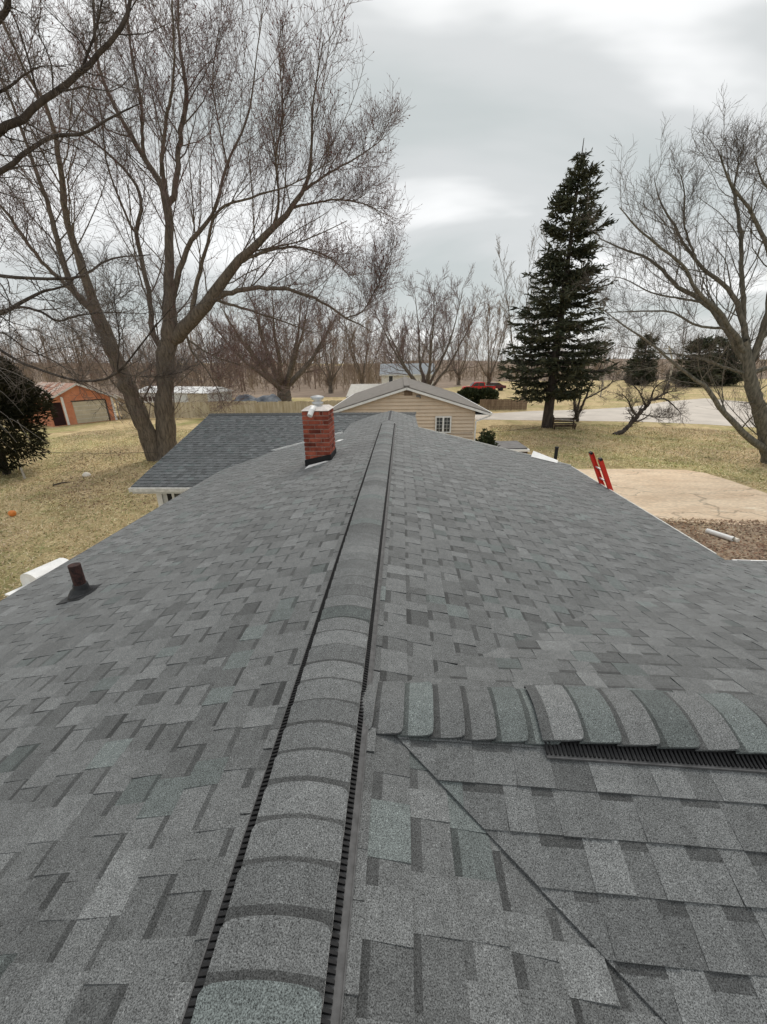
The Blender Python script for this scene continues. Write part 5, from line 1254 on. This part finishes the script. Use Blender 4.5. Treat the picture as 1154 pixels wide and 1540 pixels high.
# white hood past the left eave
hx, hy = -5.35, 5.35
hc = atY(70, 858, 5.2)
hd = thing('utility_cabinet', 'white rounded metal cabinet standing just past the left eave', 'cabinet', (-5.3, 5.2, 0))
def unp(px, py, z): return gz(px, py, z)
zt_ = 2.02; c = gz(72, 859, zt_); ux = np.array([.25, .97, 0]); ux /= np.linalg.norm(ux); uy = np.array([-ux[1], ux[0], 0])
Lh, Wh = .27, .20
prof = [(-Wh, -.16), (-Wh, -.02), (-Wh*.8, .05), (-Wh*.4, .09), (0, .10), (Wh*.4, .09), (Wh*.8, .05), (Wh, -.02), (Wh, -.16)]
mb = MB(); mb.hexa([c+ux*-Lh+uy*a+np.array([0, 0, b]) for a, b in prof], [c+ux*Lh+uy*a+np.array([0, 0, b]) for a, b in prof]); mb.build('hood', 'white', hd)
mb = MB(); k = [c+ux*s1*(Lh-.04)+uy*s2*(Wh-.03) for s1, s2 in ((-1, -1), (1, -1), (1, 1), (-1, 1))]; mb.hexa([(q[0], q[1], 0) for q in k], [(q[0], q[1], zt_-.17) for q in k]); mb.build('body', 'tubcover', hd)  # body coloured dark to carry the shadow under the hood
k = [c+ux*s1*(Lh+.06)-ux*.1+uy*s2*(Wh+.03) for s1, s2 in ((-1, -1), (1, -1), (1, 1), (-1, 1))]; mb = MB(); mb.hexa([(q[0], q[1], zt_-.27) for q in k], [(q[0], q[1], zt_-.235) for q in k]); mb.build('ledge', 'white', hd)
c2 = gz(40, 884, 1.9); mb = MB(); mb.beam((c2[0]-.08, c2[1]-.22, 1.9), (c2[0]+.05, c2[1]+.25, 1.9), .13, .03); mb.beam((c2[0], c2[1], 0), (c2[0], c2[1], 1.89), .08, .08); tag(mb.build('shelf_post', 'white'), 'narrow white board on a post beside the white cabinet', 'board')
# wires and poles
def wire(label, a, b, sag, r=.012, nm='wire'):
    a, b = np.array(a, float), np.array(b, float); pts = [a+(b-a)*t-np.array([0, 0, sag*4*t*(1-t)]) for t in np.linspace(0, 1, 16)]
    mb = MB(); mb.tube(pts, r, 5); return tag(mb.build(nm, 'wire'), label, 'wire')
ea, eb = atY(60, 680, 17.5), atY(238, 680, 21.3); wire('thin wire strung from the dark evergreen to the twin trunk maple', ea, eb, .05, .011)
ea, eb = atY(645, 648, 19.5), atY(824, 639.5, 32.9); wire('thin dark wire running from the shingled wing past the tan house to the spruce', atY(575, 650, 15.5), eb, .25, .013)
def pole(label, x, yb, yt, Y, r=.1):
    b = atY(x, yb, Y); t = atY(x+(yt-yb)*-.0, yt, Y); mb = MB(); mb.tube([(b[0], Y, float(terrain(b[0], Y))-.3), (b[0], Y, t[2]*.6), (t[0], Y, t[2])], [r, r*.85, r*.7], 9)
    mb.beam((t[0]-.9, Y, t[2]-.5), (t[0]+.9, Y, t[2]-.5), .1, .12); return tag(mb.build('utility_pole', 'pole'), label, 'pole')
pole('pale utility pole beyond the road, right of the dark columnar conifer', 1006, 575, 520, 80, .17)
pole('slim pale utility pole behind the thin stemmed tree', 904, 592, 532, 62, .1)

# ------------------------------------------------------------------ grass and leaf litter
rg = np.random.default_rng(99)
def scatter(name, label, cat, n, px, z, size, cols, m, wide=.22, flat=.6, near=True):
    poly = np.array(px, float); x0, y0 = poly.min(0); x1, y1 = poly.max(0); Cs = []
    while sum(len(c) for c in Cs) < n:
        q = np.stack([rg.uniform(x0, x1, n), rg.uniform(y0, y1, n)], 1); ins = np.zeros(n, bool); j = len(poly)-1
        for i in range(len(poly)):
            xi, yi = poly[i]; xj, yj = poly[j]; cnd = ((yi > q[:, 1]) != (yj > q[:, 1])) & (q[:, 0] < (xj-xi)*(q[:, 1]-yi)/(yj-yi+1e-9)+xi); ins ^= cnd; j = i
        Cs.append(q[ins])
    c = np.concatenate(Cs)[:n]; c = np.column_stack([c, np.full(n, z)])
    clump = .5+.5*np.sin(c[:, 0]*1.7+2*np.sin(c[:, 1]*.9))*np.cos(c[:, 1]*1.3+np.sin(c[:, 0]*.6))
    d = unit(np.column_stack([rg.normal(size=(n, 2)), np.abs(rg.normal(size=n))*(1-flat)+.12])); L = size*rg.uniform(.5, 1.5, n)
    s = unit(np.column_stack([-d[:, 1], d[:, 0], rg.normal(size=n)*.4]))*(L*wide/2)[:, None]
    quad = wide > .5; V = (np.stack([c-s, c+d*L[:, None]*.6-s, c+d*L[:, None], c+s], 1) if quad else np.stack([c-s*1.3, c+d*L[:, None], c+s*1.3], 1)).reshape(-1, 3)
    cols = np.array(cols); pick = rg.integers(0, len(cols), n); g = clump*rg.random(n) > .5
    T = cols[pick]*rg.uniform(.75, 1.2, n)[:, None]; T[g] = cols[-1]*rg.uniform(.8, 1.2, g.sum())[:, None]
    pt = np.sin(c[:, 0]*.53+1.3*np.sin(c[:, 1]*.37))+np.sin(c[:, 1]*.71+1.7*np.sin(c[:, 0]*.29+2))+.6*np.sin(c[:, 0]*2.3+c[:, 1]*1.9)
    T *= (1+.11*pt)[:, None]*np.stack([1-.03*pt, 1+.0*pt, 1-.05*pt], 1)
    o = quadmesh(name, V, np.arange(len(V)).reshape(n, -1), m, tones=T, kind='stuff'); tag(o, label, cat); return o
straw = [(.74, .60, .37), (.66, .52, .30), (.54, .41, .22), (.80, .68, .45), (.35, .355, .16)]
def gpoly(px): return [gz(x, y)[:2] for x, y in px]
scatter('grass', 'dead straw coloured grass with green patches on the left lawn', 'grass', 80000, gpoly([(-60, 960), (-60, 690), (120, 650), (230, 640), (330, 650), (330, 720), (240, 790), (60, 900)]), .0, .09, straw, 'blade')
scatter('grass', 'dead straw coloured grass on the lawn between road and concrete slab', 'grass', 60000, gpoly([(735, 640), (900, 638), (1154, 650), (1250, 690), (1250, 770), (1100, 722), (1030, 704), (870, 704), (760, 690)]), .0, .11, straw, 'blade')
scatter('leaf_litter', 'brown fallen leaves on the soil beside the house', 'leaves', 4500, gpoly([(960, 785), (1010, 780), (1154, 785), (1330, 850), (1154, 860), (1060, 840)]), 0.036, .055,
        [(.36, .22, .13), (.30, .18, .11), (.44, .32, .20), (.54, .43, .30), (.24, .15, .10)], 'leaf', wide=.7, flat=.9)

scatter('leaf_litter', 'brown leaves and twigs strewn on the lawn round the twin trunk maple', 'leaves', 5000, gpoly([(60, 760), (90, 690), (200, 655), (300, 655), (300, 720), (200, 770)]), .006, .07,
        [(.30, .19, .11), (.22, .14, .08), (.40, .28, .17), (.16, .10, .06)], 'leaf', wide=.6, flat=.9)
